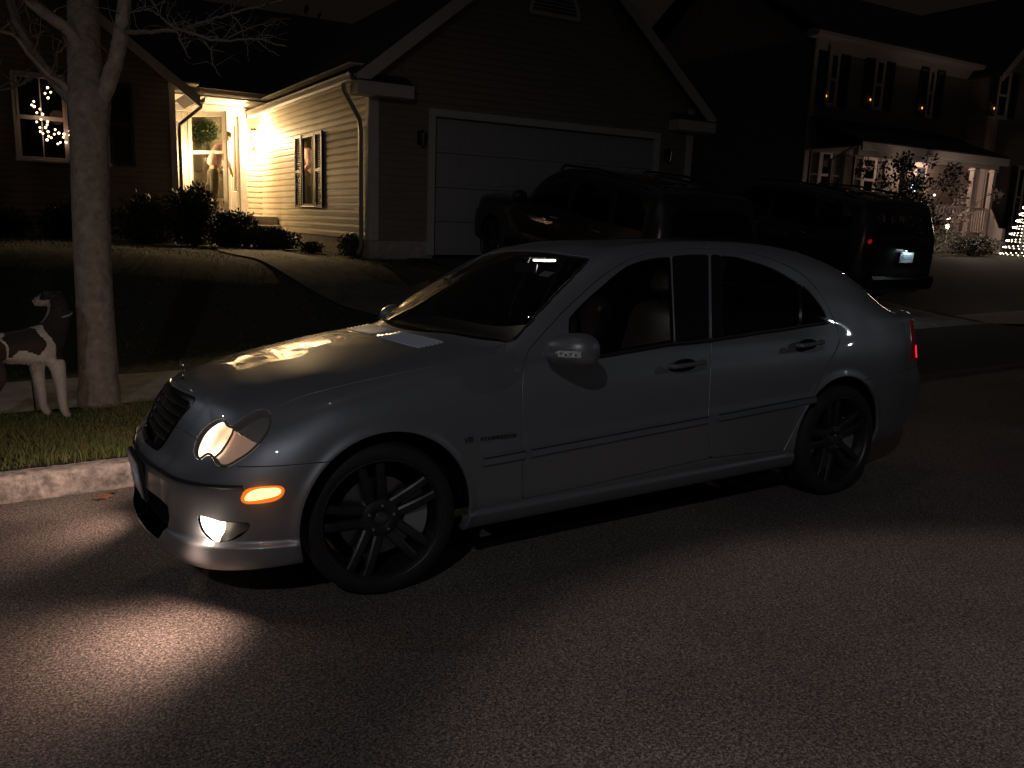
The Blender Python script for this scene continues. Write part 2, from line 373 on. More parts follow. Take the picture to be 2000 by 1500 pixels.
def take(rest, field, gap):
    """split a patch along field 0, with a gap"""
    return clip(rest, field(rest)-gap/2), clip(rest, -field(rest)-gap/2)
def boundary(P, symm=True):
    from collections import Counter
    cnt = {}
    for fi, r in enumerate(P.F):
        r = r[r >= 0]
        for a, b in zip(r, np.roll(r, -1)):
            if (b, a) in cnt: del cnt[(b, a)]
            else: cnt[(a, b)] = fi
    if symm: return [e for e in cnt if not (abs(P.A[e[0], 1]) < 1e-6 and abs(P.A[e[1], 1]) < 1e-6)]
    return list(cnt)
def largest(P, frac=.04):
    n = len(P.A); par = np.arange(n)
    F = P.F; e = []
    for k in range(1, F.shape[1]):
        m_ = F[:, k] >= 0; e.append(np.stack([F[m_, 0], F[m_, k]], 1))
    e = np.concatenate(e)
    for _ in range(200):
        old = par.copy(); mn = np.minimum(par[e[:, 0]], par[e[:, 1]]); np.minimum.at(par, e[:, 0], mn); np.minimum.at(par, e[:, 1], mn); par = par[par]
        if (old == par).all(): break
    lab = par[F[:, 0]]; u, c = np.unique(lab, return_counts=True); ok = u[c >= frac*c.max()]
    return Patch(P.A, F[np.isin(lab, ok)])
def skin_mesh(name, P, m, parent, both='join', flange=.018, push=0., flmat=None, rim_round=True):
    """turn a patch into a mesh with turned-in edges and exact normals; both: 'join' mirrors it into one mesh, 'near'/'far' builds one side"""
    if len(P.F) > 50: P = largest(P, .3 if name in ('rear_door', 'front_door', 'boot_lid', 'fender') else .01)
    bad = np.isnan(P.A).any(1); P = Patch(P.A, P.F[~np.where(P.F >= 0, bad[P.F], False).any(1)]) if bad.any() else P
    us = np.unique(P.F[P.F >= 0]); mp_ = np.full(len(P.A), -1, int); mp_[us] = np.arange(len(us)); P = Patch(P.A[us], np.where(P.F >= 0, mp_[P.F], -1))
    A = P.A.copy(); faces = [tuple(int(i) for i in r if i >= 0) for r in P.F]
    faces = [f for f in faces if len(set(f)) >= 3]
    n = A[:, 3:6]/np.maximum(np.linalg.norm(A[:, 3:6], axis=1, keepdims=True), 1e-9)
    V = A[:, :3]-n*push; N = n; mi = [0]*len(faces)
    if flange:
        be = boundary(P); out = {}
        for a, b in be:
            t = V[b]-V[a]; o = np.cross(t, n[a]+n[b])
            l = np.linalg.norm(o)
            if l < 1e-12: continue
            for k in (a, b): out[k] = out.get(k, 0)+o/l
        ids = {k: i for i, k in enumerate(out)}
        if ids:
            K = np.array(list(out)); O = np.array([out[k] for k in out]); O /= np.maximum(np.linalg.norm(O, axis=1, keepdims=True), 1e-9)
            b0 = len(V); rnd = .0016 if rim_round else 0
            V1 = V[K]+O*0-n[K]*0; V2 = V[K]+O*rnd-n[K]*rnd*1.2; V3 = V[K]+O*rnd*1.1-n[K]*flange
            V = np.concatenate([V, V1, V2, V3]); N = np.concatenate([N, n[K], (n[K]*.7+O)/1.22, O]); m0 = len(K)
            for a, b in be:
                if a in ids and b in ids:
                    i, j = ids[a], ids[b]
                    faces.append((b0+j, b0+i, b0+m0+i, b0+m0+j)); faces.append((b0+m0+j, b0+m0+i, b0+2*m0+i, b0+2*m0+j)); mi += [0, 1 if flmat else 0]
    faces = [tuple(f) for f in faces]
    if both in ('join', 'far'):
        Vm = V*[1, -1, 1]; Nm = N*[1, -1, 1]; fm = [tuple(reversed(f)) for f in faces]
        if both == 'far': V, N, faces = Vm, Nm, fm
        else:
            k = len(V); V = np.concatenate([V, Vm]); N = np.concatenate([N, Nm]); faces = faces+[tuple(i+k for i in f) for f in fm]; mi = mi+mi
    me = bpy.data.meshes.new(name); me.from_pydata(V.tolist(), [], faces)
    me.materials.append(m)
    if flmat: me.materials.append(flmat)
    if len(mi) == len(me.polygons): me.polygons.foreach_set('material_index', mi)
    me.polygons.foreach_set('use_smooth', [True]*len(me.polygons)); me.update()
    N = N/np.maximum(np.linalg.norm(N, axis=1, keepdims=True), 1e-9)
    me.normals_split_custom_set_from_vertices(N.tolist())
    return link(bpy.data.objects.new(name, me), parent)
# ---- paint
def car_paint(name, col, rough=.42, metal=.75):
    m = mat(name, col, rough=rough, metal=metal, coat=1., coat_rough=.025); N, L = nodes_of(m); b = N['Principled BSDF']
    tc = N.new('ShaderNodeTexCoord'); v = N.new('ShaderNodeTexVoronoi'); v.inputs['Scale'].default_value = 1400
    L.new(tc.outputs['Object'], v.inputs['Vector']); mp = N.new('ShaderNodeMapRange'); mp.inputs[3].default_value = rough-.06; mp.inputs[4].default_value = rough+.08
    n = N.new('ShaderNodeTexNoise'); n.inputs['Scale'].default_value = 5; n.inputs['Detail'].default_value = 6; L.new(tc.outputs['Object'], n.inputs['Vector'])
    L.new(n.outputs[0], mp.inputs[0]); L.new(mp.outputs[0], b.inputs['Roughness'])
    return m
PAINT = car_paint('silver_blue_paint', (.235, .240, .260), .45, .55)
BLACKP = mat('black_plastic', (.012, .012, .013), rough=.5)
BLACKG = mat('black_gloss', (.010, .010, .011), rough=.12)
RUBBER = mat('rubber', (.014, .013, .013), rough=.75, noise=.3, nscale=30)
DARK = mat('dark_inner', (.006, .006, .006), rough=.9, spec=.1)
CHROME = mat('chrome', (.62, .62, .63), rough=.12, metal=1)
ALLOY = mat('alloy', (.075, .073, .076), rough=.46, metal=.85, noise=.25, nscale=14)
LENS = glass('lamp_lens', (.93, .92, .9), gloss=.05, haze=.28, haze_col=(.55, .47, .42))
SMOKE = glass('window_glass', (.26, .27, .28), gloss=.02)
WSG = glass('windscreen_glass', (.62, .64, .64), gloss=.02)
def px_field(poly, guard=None):
    def f(P):
        v = sdf(P.pix(), poly)*.0022              # about metres
        if guard is not None: v = np.minimum(v, guard(P.A))
        return v
    return f
def xz_circle(cx, cz, r):
    return lambda P: np.minimum(r-np.hypot(P.A[:, 0]-cx, P.A[:, 2]-cz), -P.A[:, 1]-.50)
def plan_field(poly, guard=None):
    def f(P):
        v = sdf(np.stack([P.A[:, 0], -P.A[:, 1]], -1), poly)
        if guard is not None: v = np.minimum(v, guard(P.A))
        return v
    return f
def build_saloon():
    car = thing('parked_car', 'silver grey four-door saloon car with its headlamp and fog lamps lit, parked along the kerb', 'car', STREET.copy())
    A, F = build_surface(); F = np.concatenate([F, np.full((len(F), 6), -1, int)], 1)
    rest = Patch(A, F)
    front = lambda A: -A[:, 0]-.0+0.9                     # x < .9
    # wheel arches out
    for cx in (0, 2.715): rest = clip(rest, -xz_circle(cx, .328, .365)(rest))
    hole = lambda A: np.where(A[:, 0] < .6, 1., -1.)
    # ---------- openings at the nose
    gr = np.array([(-.02, .800), (.20, .798), (.285, .792), (.312, .770), (.300, .72), (.262, .62), (.235, .583), (.20, .572), (-.02, .566)])
    grf = lambda P: np.minimum(sdf(np.stack([-P.A[:, 1], P.A[:, 2]], -1), spl(np.concatenate([gr, [(-.3, .56), (-.3, .80)]]), 6, True)), -P.A[:, 0]-.5)
    grille, rest = take(rest, grf, .002)
    HEAD = [(377, 884), (379, 868), (388, 848), (401, 832), (418, 820), (432, 816), (440, 820), (446, 828), (455, 829), (470, 819), (490, 806), (508, 799), (522, 800), (529, 812), (529, 828), (521, 848), (506, 868), (486, 887), (466, 900), (446, 911), (432, 912), (420, 906), (412, 893), (404, 889), (392, 897), (383, 896)]
    HEADP = spl(HEAD, 5, True); gd = lambda A: np.where((A[:, 0] < .1) & (A[:, 2] > .45), 1., -1.)
    lampf = px_field(HEADP, gd); head, rest = take(rest, lampf, .004)
    MARK = spl([(470, 977), (474, 963), (483, 955), (500, 951.5), (525, 949), (545, 949), (554, 953), (556, 960), (551, 970), (538, 978), (520, 982), (500, 984), (480, 984)], 4, True)
    marker, rest = take(rest, px_field(MARK, hole), .004)
    FOG = spl([(386, 1010), (393, 1007), (412, 1012), (432, 1018), (460, 1020), (484, 1021), (488, 1027), (480, 1040), (462, 1052), (440, 1058), (420, 1058), (402, 1048), (390, 1030)], 4, True)
    fog, rest = take(rest, px_field(FOG, hole), .003)
    inl = np.array([(-.40, .40), (-.40, .245), (.36, .245), (.43, .29), (.47, .36), (.46, .405), (.30, .415)])
    inf = lambda P: np.minimum(sdf(np.stack([-P.A[:, 1], P.A[:, 2]], -1), inl), -P.A[:, 0]-.5)
    intake, rest = take(rest, inf, .003)
    # ---------- bonnet
    HOOD = np.concatenate([[(250, 700), (250, 845), (300, 850), (345, 834), (362, 844), (383, 857), (384, 850)], [(392, 850), (415, 835), (436, 829), (450, 838), (470, 829), (500, 810), (522, 806), (531, 800)],
        spl([(531, 800), (562, 785), (600, 771), (660, 755), (720, 741), (840, 717), (960, 696), (984, 686)], 4)[1:], [(1000, 600), (1000, 500), (500, 500)]])
    cowl = lambda y: .440+.20*(np.abs(y)/.72)**2
    hg = lambda A: np.minimum(cowl(A[:, 1])-A[:, 0], np.where(A[:, 7] > 5.5, 1., -1.))
    bonnet, rest = take(rest, px_field(HOOD, hg), .005)
    # ---------- front bumper: everything ahead of the arch under the seam
    seamz = lambda x: np.interp(x, [-.9, -.60, -.50, -.29, -.2], [.66, .60, .602, .604, .606])
    def bumpf(P):
        x, z = P.A[:, 0], P.A[:, 2]
        return np.minimum(np.where(x < -.56, .9, seamz(x)-z), np.where(P.A[:, 7] < 9, -.12-x, -1))
    bumper, rest = take(rest, bumpf, .005)
    # ---------- glass
    ws = spl([(.470, -.3), (.470, 0), (.49, .3), (.60, .62), (.645, .715), (.74, .700), (.90, .655), (1.06, .600), (1.17, .555), (1.20, .50), (1.175, .25), (1.165, 0), (1.165, -.3)], 5, True)
    g1 = lambda A: np.where((A[:, 7] > 8.6) & (A[:, 0] < 2.), 1., -1.)
    screen, rest = take(rest, plan_field(ws, g1), .004)
    rw = spl([(2.80, -.3), (2.79, 0), (2.78, .35), (2.80, .47), (2.90, .545), (3.10, .575), (3.19, .55), (3.22, .3), (3.225, 0), (3.22, -.3)], 5, True)
    g2 = lambda A: np.where((A[:, 7] > 9.5) & (A[:, 0] > 2.), 1., -1.)
    rear_glass, rest = take(rest, plan_field(rw, g2), .004)
    g3 = lambda A: np.where((A[:, 7] > 6.3) & (A[:, 7] < 11), 1., -1.)
    FW = np.concatenate([[(1113, 690), (1111, 640), (1112, 622)], spl([(1124, 607), (1148, 583), (1175, 560), (1200, 538), (1225, 520), (1250, 510), (1275, 504), (1311, 500)], 4), [(1318, 668), (1300, 671), (1180, 692)]])
    front_window, rest = take(rest, px_field(FW, g3), .004)
    RW = np.concatenate([[(1410.5, 498)], spl([(1418, 499), (1432, 500.5), (1447, 503), (1505, 522), (1549, 546), (1560, 553)], 4), [(1560, 636), (1505, 643), (1411.5, 657)]])
    rear_window, rest = take(rest, px_field(RW, g3), .004)
    QW = np.concatenate([[(1567, 557)], spl([(1582, 568), (1598, 588), (1611, 608), (1617, 623)], 4), [(1612, 629), (1567, 635)]])
    quarter_window, rest = take(rest, px_field(QW, g3), .004)
    PF = [(1312.5, 500), (1350, 497), (1383.5, 497), (1384.8, 661), (1350, 664.5), (1319.5, 668)]; pillar_trim, rest = take(rest, px_field(PF, g3), .0)
    PQ = [(1560.8, 553.5), (1566.2, 556.5), (1566.2, 635), (1560.8, 636)]; PR = [(1388.5, 497), (1409.5, 498), (1410.5, 657.5), (1390.5, 660.5)]; rear_trim, rest = take(rest, px_field(PR, g3), .0); div_trim, rest = take(rest, px_field(PQ, g3), .0)
    # ---------- doors
    g4 = lambda A: np.where((A[:, 7] > 1.2) & (A[:, 7] < 11) & (A[:, 0] > .4), 1., -1.)
    top = spl([(1026, 708), (1031, 690), (1040, 675), (1075, 636), (1112, 597), (1175, 540), (1225, 509), (1262, 495), (1300, 488), (1385, 483)], 4)
    FD = np.concatenate([[(1022, 976), (1021, 882), (1020, 760), (1022, 728)], top, [(1387, 560), (1389, 688), (1386, 755), (1383, 820), (1386, 870), (1389, 895), (1361, 901), (1117, 956)]])
    front_door, rest = take(rest, px_field(FD, g4), .0065)
    RD = np.concatenate([[(1385, 483)], spl([(1440, 487), (1500, 503), (1560, 531), (1600, 570), (1624, 615), (1638, 650), (1638, 672), (1622, 705), (1600, 748), (1578, 790), (1553, 835), (1531, 880)], 4), [(1389, 895), (1386, 870), (1383, 820), (1386, 755), (1389, 688), (1387, 560)]])
    rear_door, rest = take(rest, px_field(RD, g4), .0065)
    # ---------- tail
    tl = lambda P: np.minimum.reduce([sdf(P.A[:, [0, 2]], [(3.43, .715), (3.50, .955), (3.9, .955), (3.9, .70)]), -P.A[:, 1]-.36, .96-P.A[:, 2]])
    tail, rest = take(rest, tl, .004)
    def rbf(P): return np.minimum(.655+.02*np.clip((P.A[:, 0]-3)/.6, 0, 1)-P.A[:, 2], P.A[:, 0]-2.9)
    rear_bumper, rest = take(rest, rbf, .006)
    bl = lambda P: np.minimum.reduce([P.A[:, 0]-3.255+.02*(-P.A[:, 1]/.6)**2, P.A[:, 1]+.60, P.A[:, 2]-.50])
    boot, rest = take(rest, bl, .005)
    fen = lambda P: np.minimum(.68-P.A[:, 0], np.where(P.A[:, 7] < 9.3, 1., -1.))
    fender, rest = take(rest, fen, .0)
    # ---------- meshes
    skin_mesh('body_shell', rest, PAINT, car)
    skin_mesh('bonnet', bonnet, PAINT, car)
    skin_mesh('boot_lid', boot, PAINT, car)
    skin_mesh('front_bumper', bumper, PAINT, car); skin_mesh('rear_bumper', rear_bumper, PAINT, car)
    for s in ('near', 'far'):
        skin_mesh('fender', fender, PAINT, car, s)
        fd = skin_mesh('front_door', front_door, PAINT, car, s); rd = skin_mesh('rear_door', rear_door, PAINT, car, s)
        skin_mesh('window', front_window, SMOKE, fd, s, flange=0, push=.004)
        skin_mesh('window', rear_window, SMOKE, rd, s, flange=0, push=.004)
        skin_mesh('window', quarter_window, SMOKE, rd, s, flange=0, push=.004)
        skin_mesh('pillar_trim', pillar_trim, BLACKG, fd, s, flange=.006); skin_mesh('pillar_trim', div_trim, BLACKG, rd, s, flange=.006); skin_mesh('pillar_trim', rear_trim, BLACKG, rd, s, flange=.006)
        sg = -1 if s == 'near' else 1
        # handles
        for d, pa, pb in ((fd, (1312, 716), (1376, 707)), (rd, (1561, 675), (1607, 668))):
            a = S_at(*pa, 1, -.86); b = S_at(*pb, 1, -.862); g = G()
            pts = spl([(a[0], -.846, a[2]), (a[0]+.012, -.876, a[2]+.001), (a[0]*.5+b[0]*.5, -.884, (a[2]+b[2])/2+.002), (b[0]-.012, -.876, b[2]+.001), (b[0], -.846, b[2])], 5)
            g.tube([(p[0], -sg*-p[1]*-1 if False else (p[1] if sg < 0 else -p[1]), p[2]) for p in pts], .0115, 10)
            g.build('handle', PAINT, d)
            g = G(); g.ball(((a[0]+b[0])/2, sg*.838, (a[2]+b[2])/2-.006), (.075, .022, .03), 20, 10); g.build('handle_cup', DARK, d)
        # lamps
        lens = skin_mesh('headlight', head, LENS, car, s, flange=.0, push=-.001)
        lit = px_field([(360, 800), (449, 800), (450, 829), (446, 842), (436, 860), (424, 877), (411, 888), (404, 893), (392, 915), (350, 915)], gd)
        lobe, rst = take(head, lit, 0)
        up_, lo_ = take(rst, px_field([(440, 780), (452, 834), (470, 846), (490, 857), (509, 863), (560, 863), (560, 780)], gd), 0)
        skin_mesh('upper_reflector', clip(up_, lampf(up_)-.010), mat('lamp_reflector_grey', (.26, .27, .27), rough=.35, metal=.5, noise=.25, nscale=6), lens, s, flange=0, push=.034)
        HQ = project(MS, head.A[:, :3]); P4 = []
        for qx, qy in spl([(455, 837), (470, 846), (490, 856), (505, 861)], 5):
            kq = np.argsort(np.hypot(HQ[:, 0]-qx, HQ[:, 1]-qy))[:3]; qq = head.A[kq].mean(0); pp = qq[:3]-.026*qq[3:6]; P4.append((pp[0], pp[1]*(1 if s == 'near' else -1), pp[2]))
        g = G(); g.tube(P4, .0022, 6); g.build('reflector_edge', CHROME, lens)
        skin_mesh('reflector', clip(lo_, lampf(lo_)-.010), mat('lamp_reflector_glow', (.42, .41, .39), rough=.30, metal=.6, noise=.15, nscale=9, emit=(1, .56, .38), estr=.26), lens, s, flange=0, push=.030)  # warm emission painted in for light scattered from the lit lobe
        skin_mesh('lit_reflector', clip(lobe, lampf(lobe)-.008), lamp_glow(), lens, s, flange=0, push=.018)
        ring = clip(head, -(lampf(head)-.013))
        skin_mesh('gasket', ring, BLACKP, lens, s, flange=0, push=.004)
        skin_mesh('lamp_housing', head, DARK, lens, s, flange=0, push=.050)
        mk = skin_mesh('side_marker', marker, MARKM, car, s, flange=.01, push=-.002)
        MIN = spl([(478, 975), (484, 964), (500, 956), (525, 953), (542, 953), (549, 957), (546, 965), (530, 971), (505, 976), (486, 978)], 4, True); mi_, _ = take(marker, px_field(MIN, hole), 0)
        skin_mesh('marker_bulb', mi_, glow('marker_light', (1., .60, .17), 3.2), mk, s, flange=0, push=-.0035)
        fl = px_field([(370, 990), (424, 990), (429, 1010), (431.5, 1022), (431, 1036), (427, 1047), (419, 1056), (405, 1070), (370, 1070)])
        fo, fr = take(fog, fl, 0)
        fg = skin_mesh('fog_light', fo, glow('fog_light_glow', (1, .86, .68), 6.), car, s, flange=.02, push=.012)
        skin_mesh('fog_recess', fog, mat('fog_bezel', (.05, .045, .04), rough=.35), fg, s, flange=-.055, push=.055, rim_round=False)
        tg = skin_mesh('tail_light', tail, TAILM, car, s, flange=.01)
        tb, _ = take(tail, lambda P: np.minimum.reduce([.80-P.A[:, 2], P.A[:, 2]-.725, P.A[:, 0]-3.53]), 0); skin_mesh('tail_bulb', tb, glow('tail_glow', (1, .02, .04), 1.3), tg, s, flange=0, push=-.002)
    skin_mesh('windscreen', screen, WSG, car, flange=0, push=.003)
    skin_mesh('rear_windscreen', rear_glass, SMOKE, car, flange=0, push=.003)
    # added dark shell blocking light through the panel gaps and around the panes
    sh = Patch(*build_surface()); sh.F = np.concatenate([sh.F, np.full((len(sh.F), 6), -1, int)], 1)
    for cx in (0, 2.715): sh = clip(sh, -xz_circle(cx, .328, .375)(sh))
    for f, k in ((plan_field(ws, g1), .012), (plan_field(rw, g2), .012), (px_field(FW, g3), .010), (px_field(RW, g3), .008), (px_field(QW, g3), .008), (lampf, -.004), (grf, -.004), (inf, -.004), (px_field(FOG, hole), -.004)):
        sh = clip(sh, k-f(sh))
    sh = clip(sh, sh.A[:, 2]-.27)
    skin_mesh('light_block_shell', sh, DARK, car, flange=0, push=.014)
    # ---------- grille
    gb = skin_mesh('grille', grille, mat('grille_black', (.018, .017, .018), rough=.3), car, flange=-.035, push=.035, rim_round=False)
    rim = clip(grille, .016-grf(grille)); skin_mesh('grille_frame', rim, mat('grille_chrome', (.16, .16, .165), rough=.2, metal=1), gb, flange=.02, push=-.003)
    for i in range(5):
        z = .617+i*.034; g = G(); ymax = np.interp(z, [.572, .60, .72, .78], [.21, .245, .290, .30])
        pts = []
        for y in np.linspace(-ymax, ymax, 21):
            k = np.argmin(np.abs(np.abs(grille.A[:, 1])-abs(y))+np.abs(grille.A[:, 2]-z)*1.5); pts.append((grille.A[k, 0]+.012, y, z))
        pts = np.array(pts); pts[:, 0] = np.convolve(np.pad(pts[:, 0], 3, 'edge'), np.ones(7)/7, 'valid')
        for a, b in zip(pts[:-1], pts[1:]):
            g.add([(a[0]-.006, a[1], z+.004), (a[0]+.02, a[1], z+.012), (a[0]+.02, a[1], z-.004), (a[0]-.006, a[1], z-.006), (b[0]-.006, b[1], z+.004), (b[0]+.02, b[1], z+.012), (b[0]+.02, b[1], z-.004), (b[0]-.006, b[1], z-.006)],
                  [(0, 4, 5, 1), (3, 2, 6, 7), (0, 3, 7, 4)])
        g.build('grille_slat', MATS['grille_black'], gb)
    it = skin_mesh('lower_intake', intake, DARK, car, flange=-.05, push=.05, rim_round=False)
    g = G()
    for i in range(4): g.tube([(-.745+.03*(abs(y)/.4)**2, y, .275+i*.032) for y in np.linspace(-.40, .40, 9)], .004, 6)
    g.build('intake_mesh', BLACKP, it)
    # ---------- rubbing strip and side mouldings
    def surf_line(z_of, u0, u1, n, off, zmin=-1):
        pts = []
        At = A.reshape(481, 183, 8)
        for u in np.linspace(u0, u1, n):
            i = min(int(u*20), 479); t = u*20-i; row = At[i]*(1-t)+At[i+1]*t
            zz = z_of(row[:, 0]); d = (row[:, 2]-zz)[:100]
            k = np.where((d[:-1] < 0) & (d[1:] >= 0))[0]
            if len(k) == 0: continue
            k = k[-1]; s = -d[k]/(d[k+1]-d[k]); q = row[k]*(1-s)+row[k+1]*s; nn = q[3:6]/np.linalg.norm(q[3:6]); pts.append(q[:3]+nn*off)
        return np.array(pts)
    L1 = surf_line(lambda x: .527+0*x, .02, 3.85, 50, .001)
    for s in (1, -1):
        g = G(); g.tube([(p[0], p[1]*s, p[2]) for p in L1], .009, 8); g.build('bumper_strip', BLACKP, car)
    ML = surf_line(lambda x: .513+.0355*(x-.42), 9.0, 16.6, 90, .003)
    ML = ML[(ML[:, 0] > .415) & (ML[:, 0] < 2.50)]
    mm = car_paint('moulding_paint', (.20, .22, .25), .5, .5)
    for s in (1, -1):
        for a, b in ((.41, .632), (.64, 1.712), (1.72, 2.50)):
            q = ML[(ML[:, 0] >= a) & (ML[:, 0] <= b)]; g = G(); V = []; F = []
            for p in q:
                for dy, dz2 in ((.004, .022), (-.004, .021), (-.010, .014), (-.011, 0), (-.010, -.013), (-.004, -.020), (.004, -.021)): V.append((p[0], (p[1]+dy)*s, p[2]+dz2))
            for i in range(len(q)-1):
                for k in range(6):
                    f = (i*7+k, (i+1)*7+k, (i+1)*7+k+1, i*7+k+1); F.append(f if s > 0 else f[::-1])
            F.append(tuple(range(7))); F.append(tuple((len(q)-1)*7+k for k in range(7))[::-1])
            g.add(V, F); g.build('side_moulding', mm, car)
            g = G(); g.tube([(p[0], (p[1]-.010)*s, p[2]+.017) for p in q], .0028, 6); g.build('moulding_insert', BLACKP, car)
    # ---------- glass rubber: sill trim under the side glass and round the windscreen
    for s in (1, -1):
        pts = [S_at(px, py, 1, -.80) for px, py in ((1113, 700), (1180, 697), (1300, 676), (1385, 666), (1505, 648), (1612, 633))]
        At = A; P2 = []
        for px, py in [tuple(v) for v in spl([(1112, 704), (1180, 694), (1300, 674), (1385, 664), (1505, 646), (1614, 631)], 6)]:
            q = project(MS, At[:, :3]); break
        Q = project(MS, At[:, :3]); gmask = (At[:, 7] > 6) & (At[:, 7] < 9)
        for px, py in spl([(1112, 703), (1180, 694), (1300, 673.5), (1385, 664), (1505, 646), (1614, 630)], 6):
            d = np.hypot(Q[:, 0]-px, Q[:, 1]-py)+1e4*(~gmask); k = np.argsort(d)[:3]; wg = 1/(d[k]+.1); q = (At[k]*wg[:, None]).sum(0)/wg.sum(); P2.append((q[0], (q[1]-.004)*s, q[2]))
        g = G(); g.tube(P2, .010, 8); g.build('window_trim', BLACKP, car)
        P3 = []
        for t in np.linspace(0, 1, 24):
            x = .66+t*.50; y = np.interp(x, [.645, .74, .90, 1.06, 1.17], [.712, .700, .655, .600, .555]); m_ = (At[:, 7] > 8.6)
            d = np.hypot(At[:, 0]-x, -At[:, 1]-y)+1e4*(~m_); k = np.argsort(d)[:3]; wg = 1/(d[k]+1e-4); q = (At[k]*wg[:, None]).sum(0)/wg.sum(); P3.append((q[0], q[1]*s, q[2]+.001))
        g = G(); g.tube(P3, .0065, 8); g.build('windscreen_trim', BLACKP, car)
    # ---------- number plate
    M = Matrix.Translation((-.822, 0, .437)) @ Matrix.Rotation(math.radians(-6), 4, 'Y')
    g = G(); g.box((0, 0, 0), (.006, .310, .157), M.to_3x3().to_4x4(), .002); pl = g.build('number_plate', mat('plate_white', (.30, .30, .42), rough=.35), car); pl.location = M.translation
    g = G(); g.box((.014, 0, -.005), (.02, .36, .17), M.to_3x3().to_4x4(), .004); o = g.build('plate_bracket', BLACKP, pl)
    txt('plate_text', '71 TUW', .098, mat('plate_letters', (.88, .91, .98), rough=.4), M @ Matrix.Translation((-.0045, 0, -.012)) @ FACE_NX, car, .0012, .78)
    # ---------- badge on both wings
    for s in (-1, 1):
        a = S_at(905, 862, 1, -.86); b = S_at(1015, 849, 1, -.86); L = b[0]-a[0]
        if s < 0: M2 = Matrix.Translation((.47 if False else (a[0]+b[0])/2, -.8655, (a[2]+b[2])/2)) @ Matrix.Rotation(-math.atan2(b[2]-a[2], L), 4, 'Y') @ FACE_NY
        else: M2 = Matrix.Translation(((a[0]+b[0])/2, .8655, (a[2]+b[2])/2)) @ FACE_PY
        MB = mat('badge_chrome', (.05, .05, .052), rough=.3, metal=.4); o = txt('badge', 'V8', .036, MB, M2 @ Matrix.Translation((-.115, .003, 0)), car, .0015, 1.1); txt('badge_lettering', 'KOMPRESSOR', .0235, MB, M2 @ Matrix.Translation((.030, 0, 0)), car, .0015, 1.22)
    # ---------- standing star on the bonnet
    em = G(); c = Vector((-.600, 0, .882)); R0 = .034; tilt = Matrix.Rotation(math.radians(-10), 3, 'Y')
    em.tube([c+tilt @ Vector((0, R0*math.cos(a), R0*math.sin(a))) for a in np.linspace(0, 2*math.pi, 28, endpoint=False)], .0024, 8, closed=True)
    for k in range(3):
        a = math.pi/2+k*2*math.pi/3; em.tube([c, c+tilt @ Vector((0, R0*math.cos(a), R0*math.sin(a)))], [.006, .0012], 6)
    em.tube([(-.603, 0, .828), (-.602, 0, .838), (-.601, 0, .850)], [.012, .006, .003], 10)
    em.build('bonnet_ornament', CHROME, car)
    # ---------- fluted vent at the back of the bonnet
    for s in (-1, 1):
        VA = A.reshape(481, 183, 8); V = []; F = []; nx = 48; ny = 26
        for i in range(nx+1):
            t = i/nx
            for j in range(ny+1):
                yv = .03+.45*j/ny; x = .285+.13*t+.03*(yv/.48)**2+.045*max(0, yv-.30)/.18*(0)
                m_ = A[:, 7] > 9.; 
                V.append((x, yv))
        V = np.array(V); pool = A[(A[:, 7] > 9.3) & (A[:, 0] > .2) & (A[:, 0] < .55)]
        Z = []
        for x, y in V:
            d = np.hypot(pool[:, 0]-x, -pool[:, 1]-y); k = np.argsort(d)[:4]; wg = 1/(d[k]+1e-4); Z.append((pool[k, 2]*wg).sum()/wg.sum())
        Z = np.array(Z).reshape(nx+1, ny+1)
        for _ in range(4): Z[1:-1, 1:-1] = (Z[:-2, 1:-1]+Z[2:, 1:-1]+Z[1:-1, :-2]+Z[1:-1, 2:])/4
        VV = []
        for i in range(nx+1):
            ph = (i/nx*6) % 1; h = .0065*(1-abs(2*ph-1)) if 0 < i < nx else -.004
            for j in range(ny+1):
                e = -.004 if j in (0, ny) else .0015+h
                VV.append((V[i*(ny+1)+j][0], s*V[i*(ny+1)+j][1], Z[i, j]+e))
        for i in range(nx):
            for j in range(ny):
                f = (i*(ny+1)+j, (i+1)*(ny+1)+j, (i+1)*(ny+1)+j+1, i*(ny+1)+j+1); F.append(f if s > 0 else f[::-1])
        mesh_ob('bonnet_vent', VV, F, mat('vent_grey', (.52, .56, .64), rough=.38, metal=.2, coat=.3), car, True, 40)  # vent colour made paler and bluer in place of a reflection
    # ---------- mirrors
    for s in (-1, 1):
        P = [S_at(px, py, 1, -.95) for px, py in ((1067, 690), (1181, 690))]; cx = (P[0][0]+P[1][0])/2; cz = (P[0][2]+P[1][2])/2
        MD, MW_, MH = .105, .126, .072; g = G(); V = []; F = []; nu, nv = 28, 18
        # housing: egg that bulges forward, flat at the glass
        for i in range(nu):
            a = 2*math.pi*i/nu
            for j in range(nv+1):
                b = math.pi/2*j/nv
                yy = math.copysign(abs(math.cos(a))**.75, math.cos(a)); zz = math.copysign(abs(math.sin(a))**.8, math.sin(a))
                rr = math.sin(b)**.8; X = -math.cos(b)**.9*MD
                V.append((.02+X, yy*rr*MW_, zz*rr*MH*(1-.12*yy*s*-1)))
        for i in range(nu):
            for j in range(nv):
                i2 = (i+1) % nu; F.append((i*(nv+1)+j, i*(nv+1)+j+1, i2*(nv+1)+j+1, i2*(nv+1)+j))
        F.append(tuple(i*(nv+1)+nv for i in range(nu)))
        M = Matrix.Translation((.800, s*.955, .972)) @ Matrix.Rotation(s*math.radians(-27), 4, 'Z')
        Vt = [M @ Vector(v) for v in V]
        mr = mesh_ob('door_mirror', Vt, F, PAINT, car, True, 60)
        me = mr.data; bmm = bmesh.new(); bmm.from_mesh(me); bmesh.ops.recalc_face_normals(bmm, faces=bmm.faces); bmm.to_mesh(me); bmm.free()
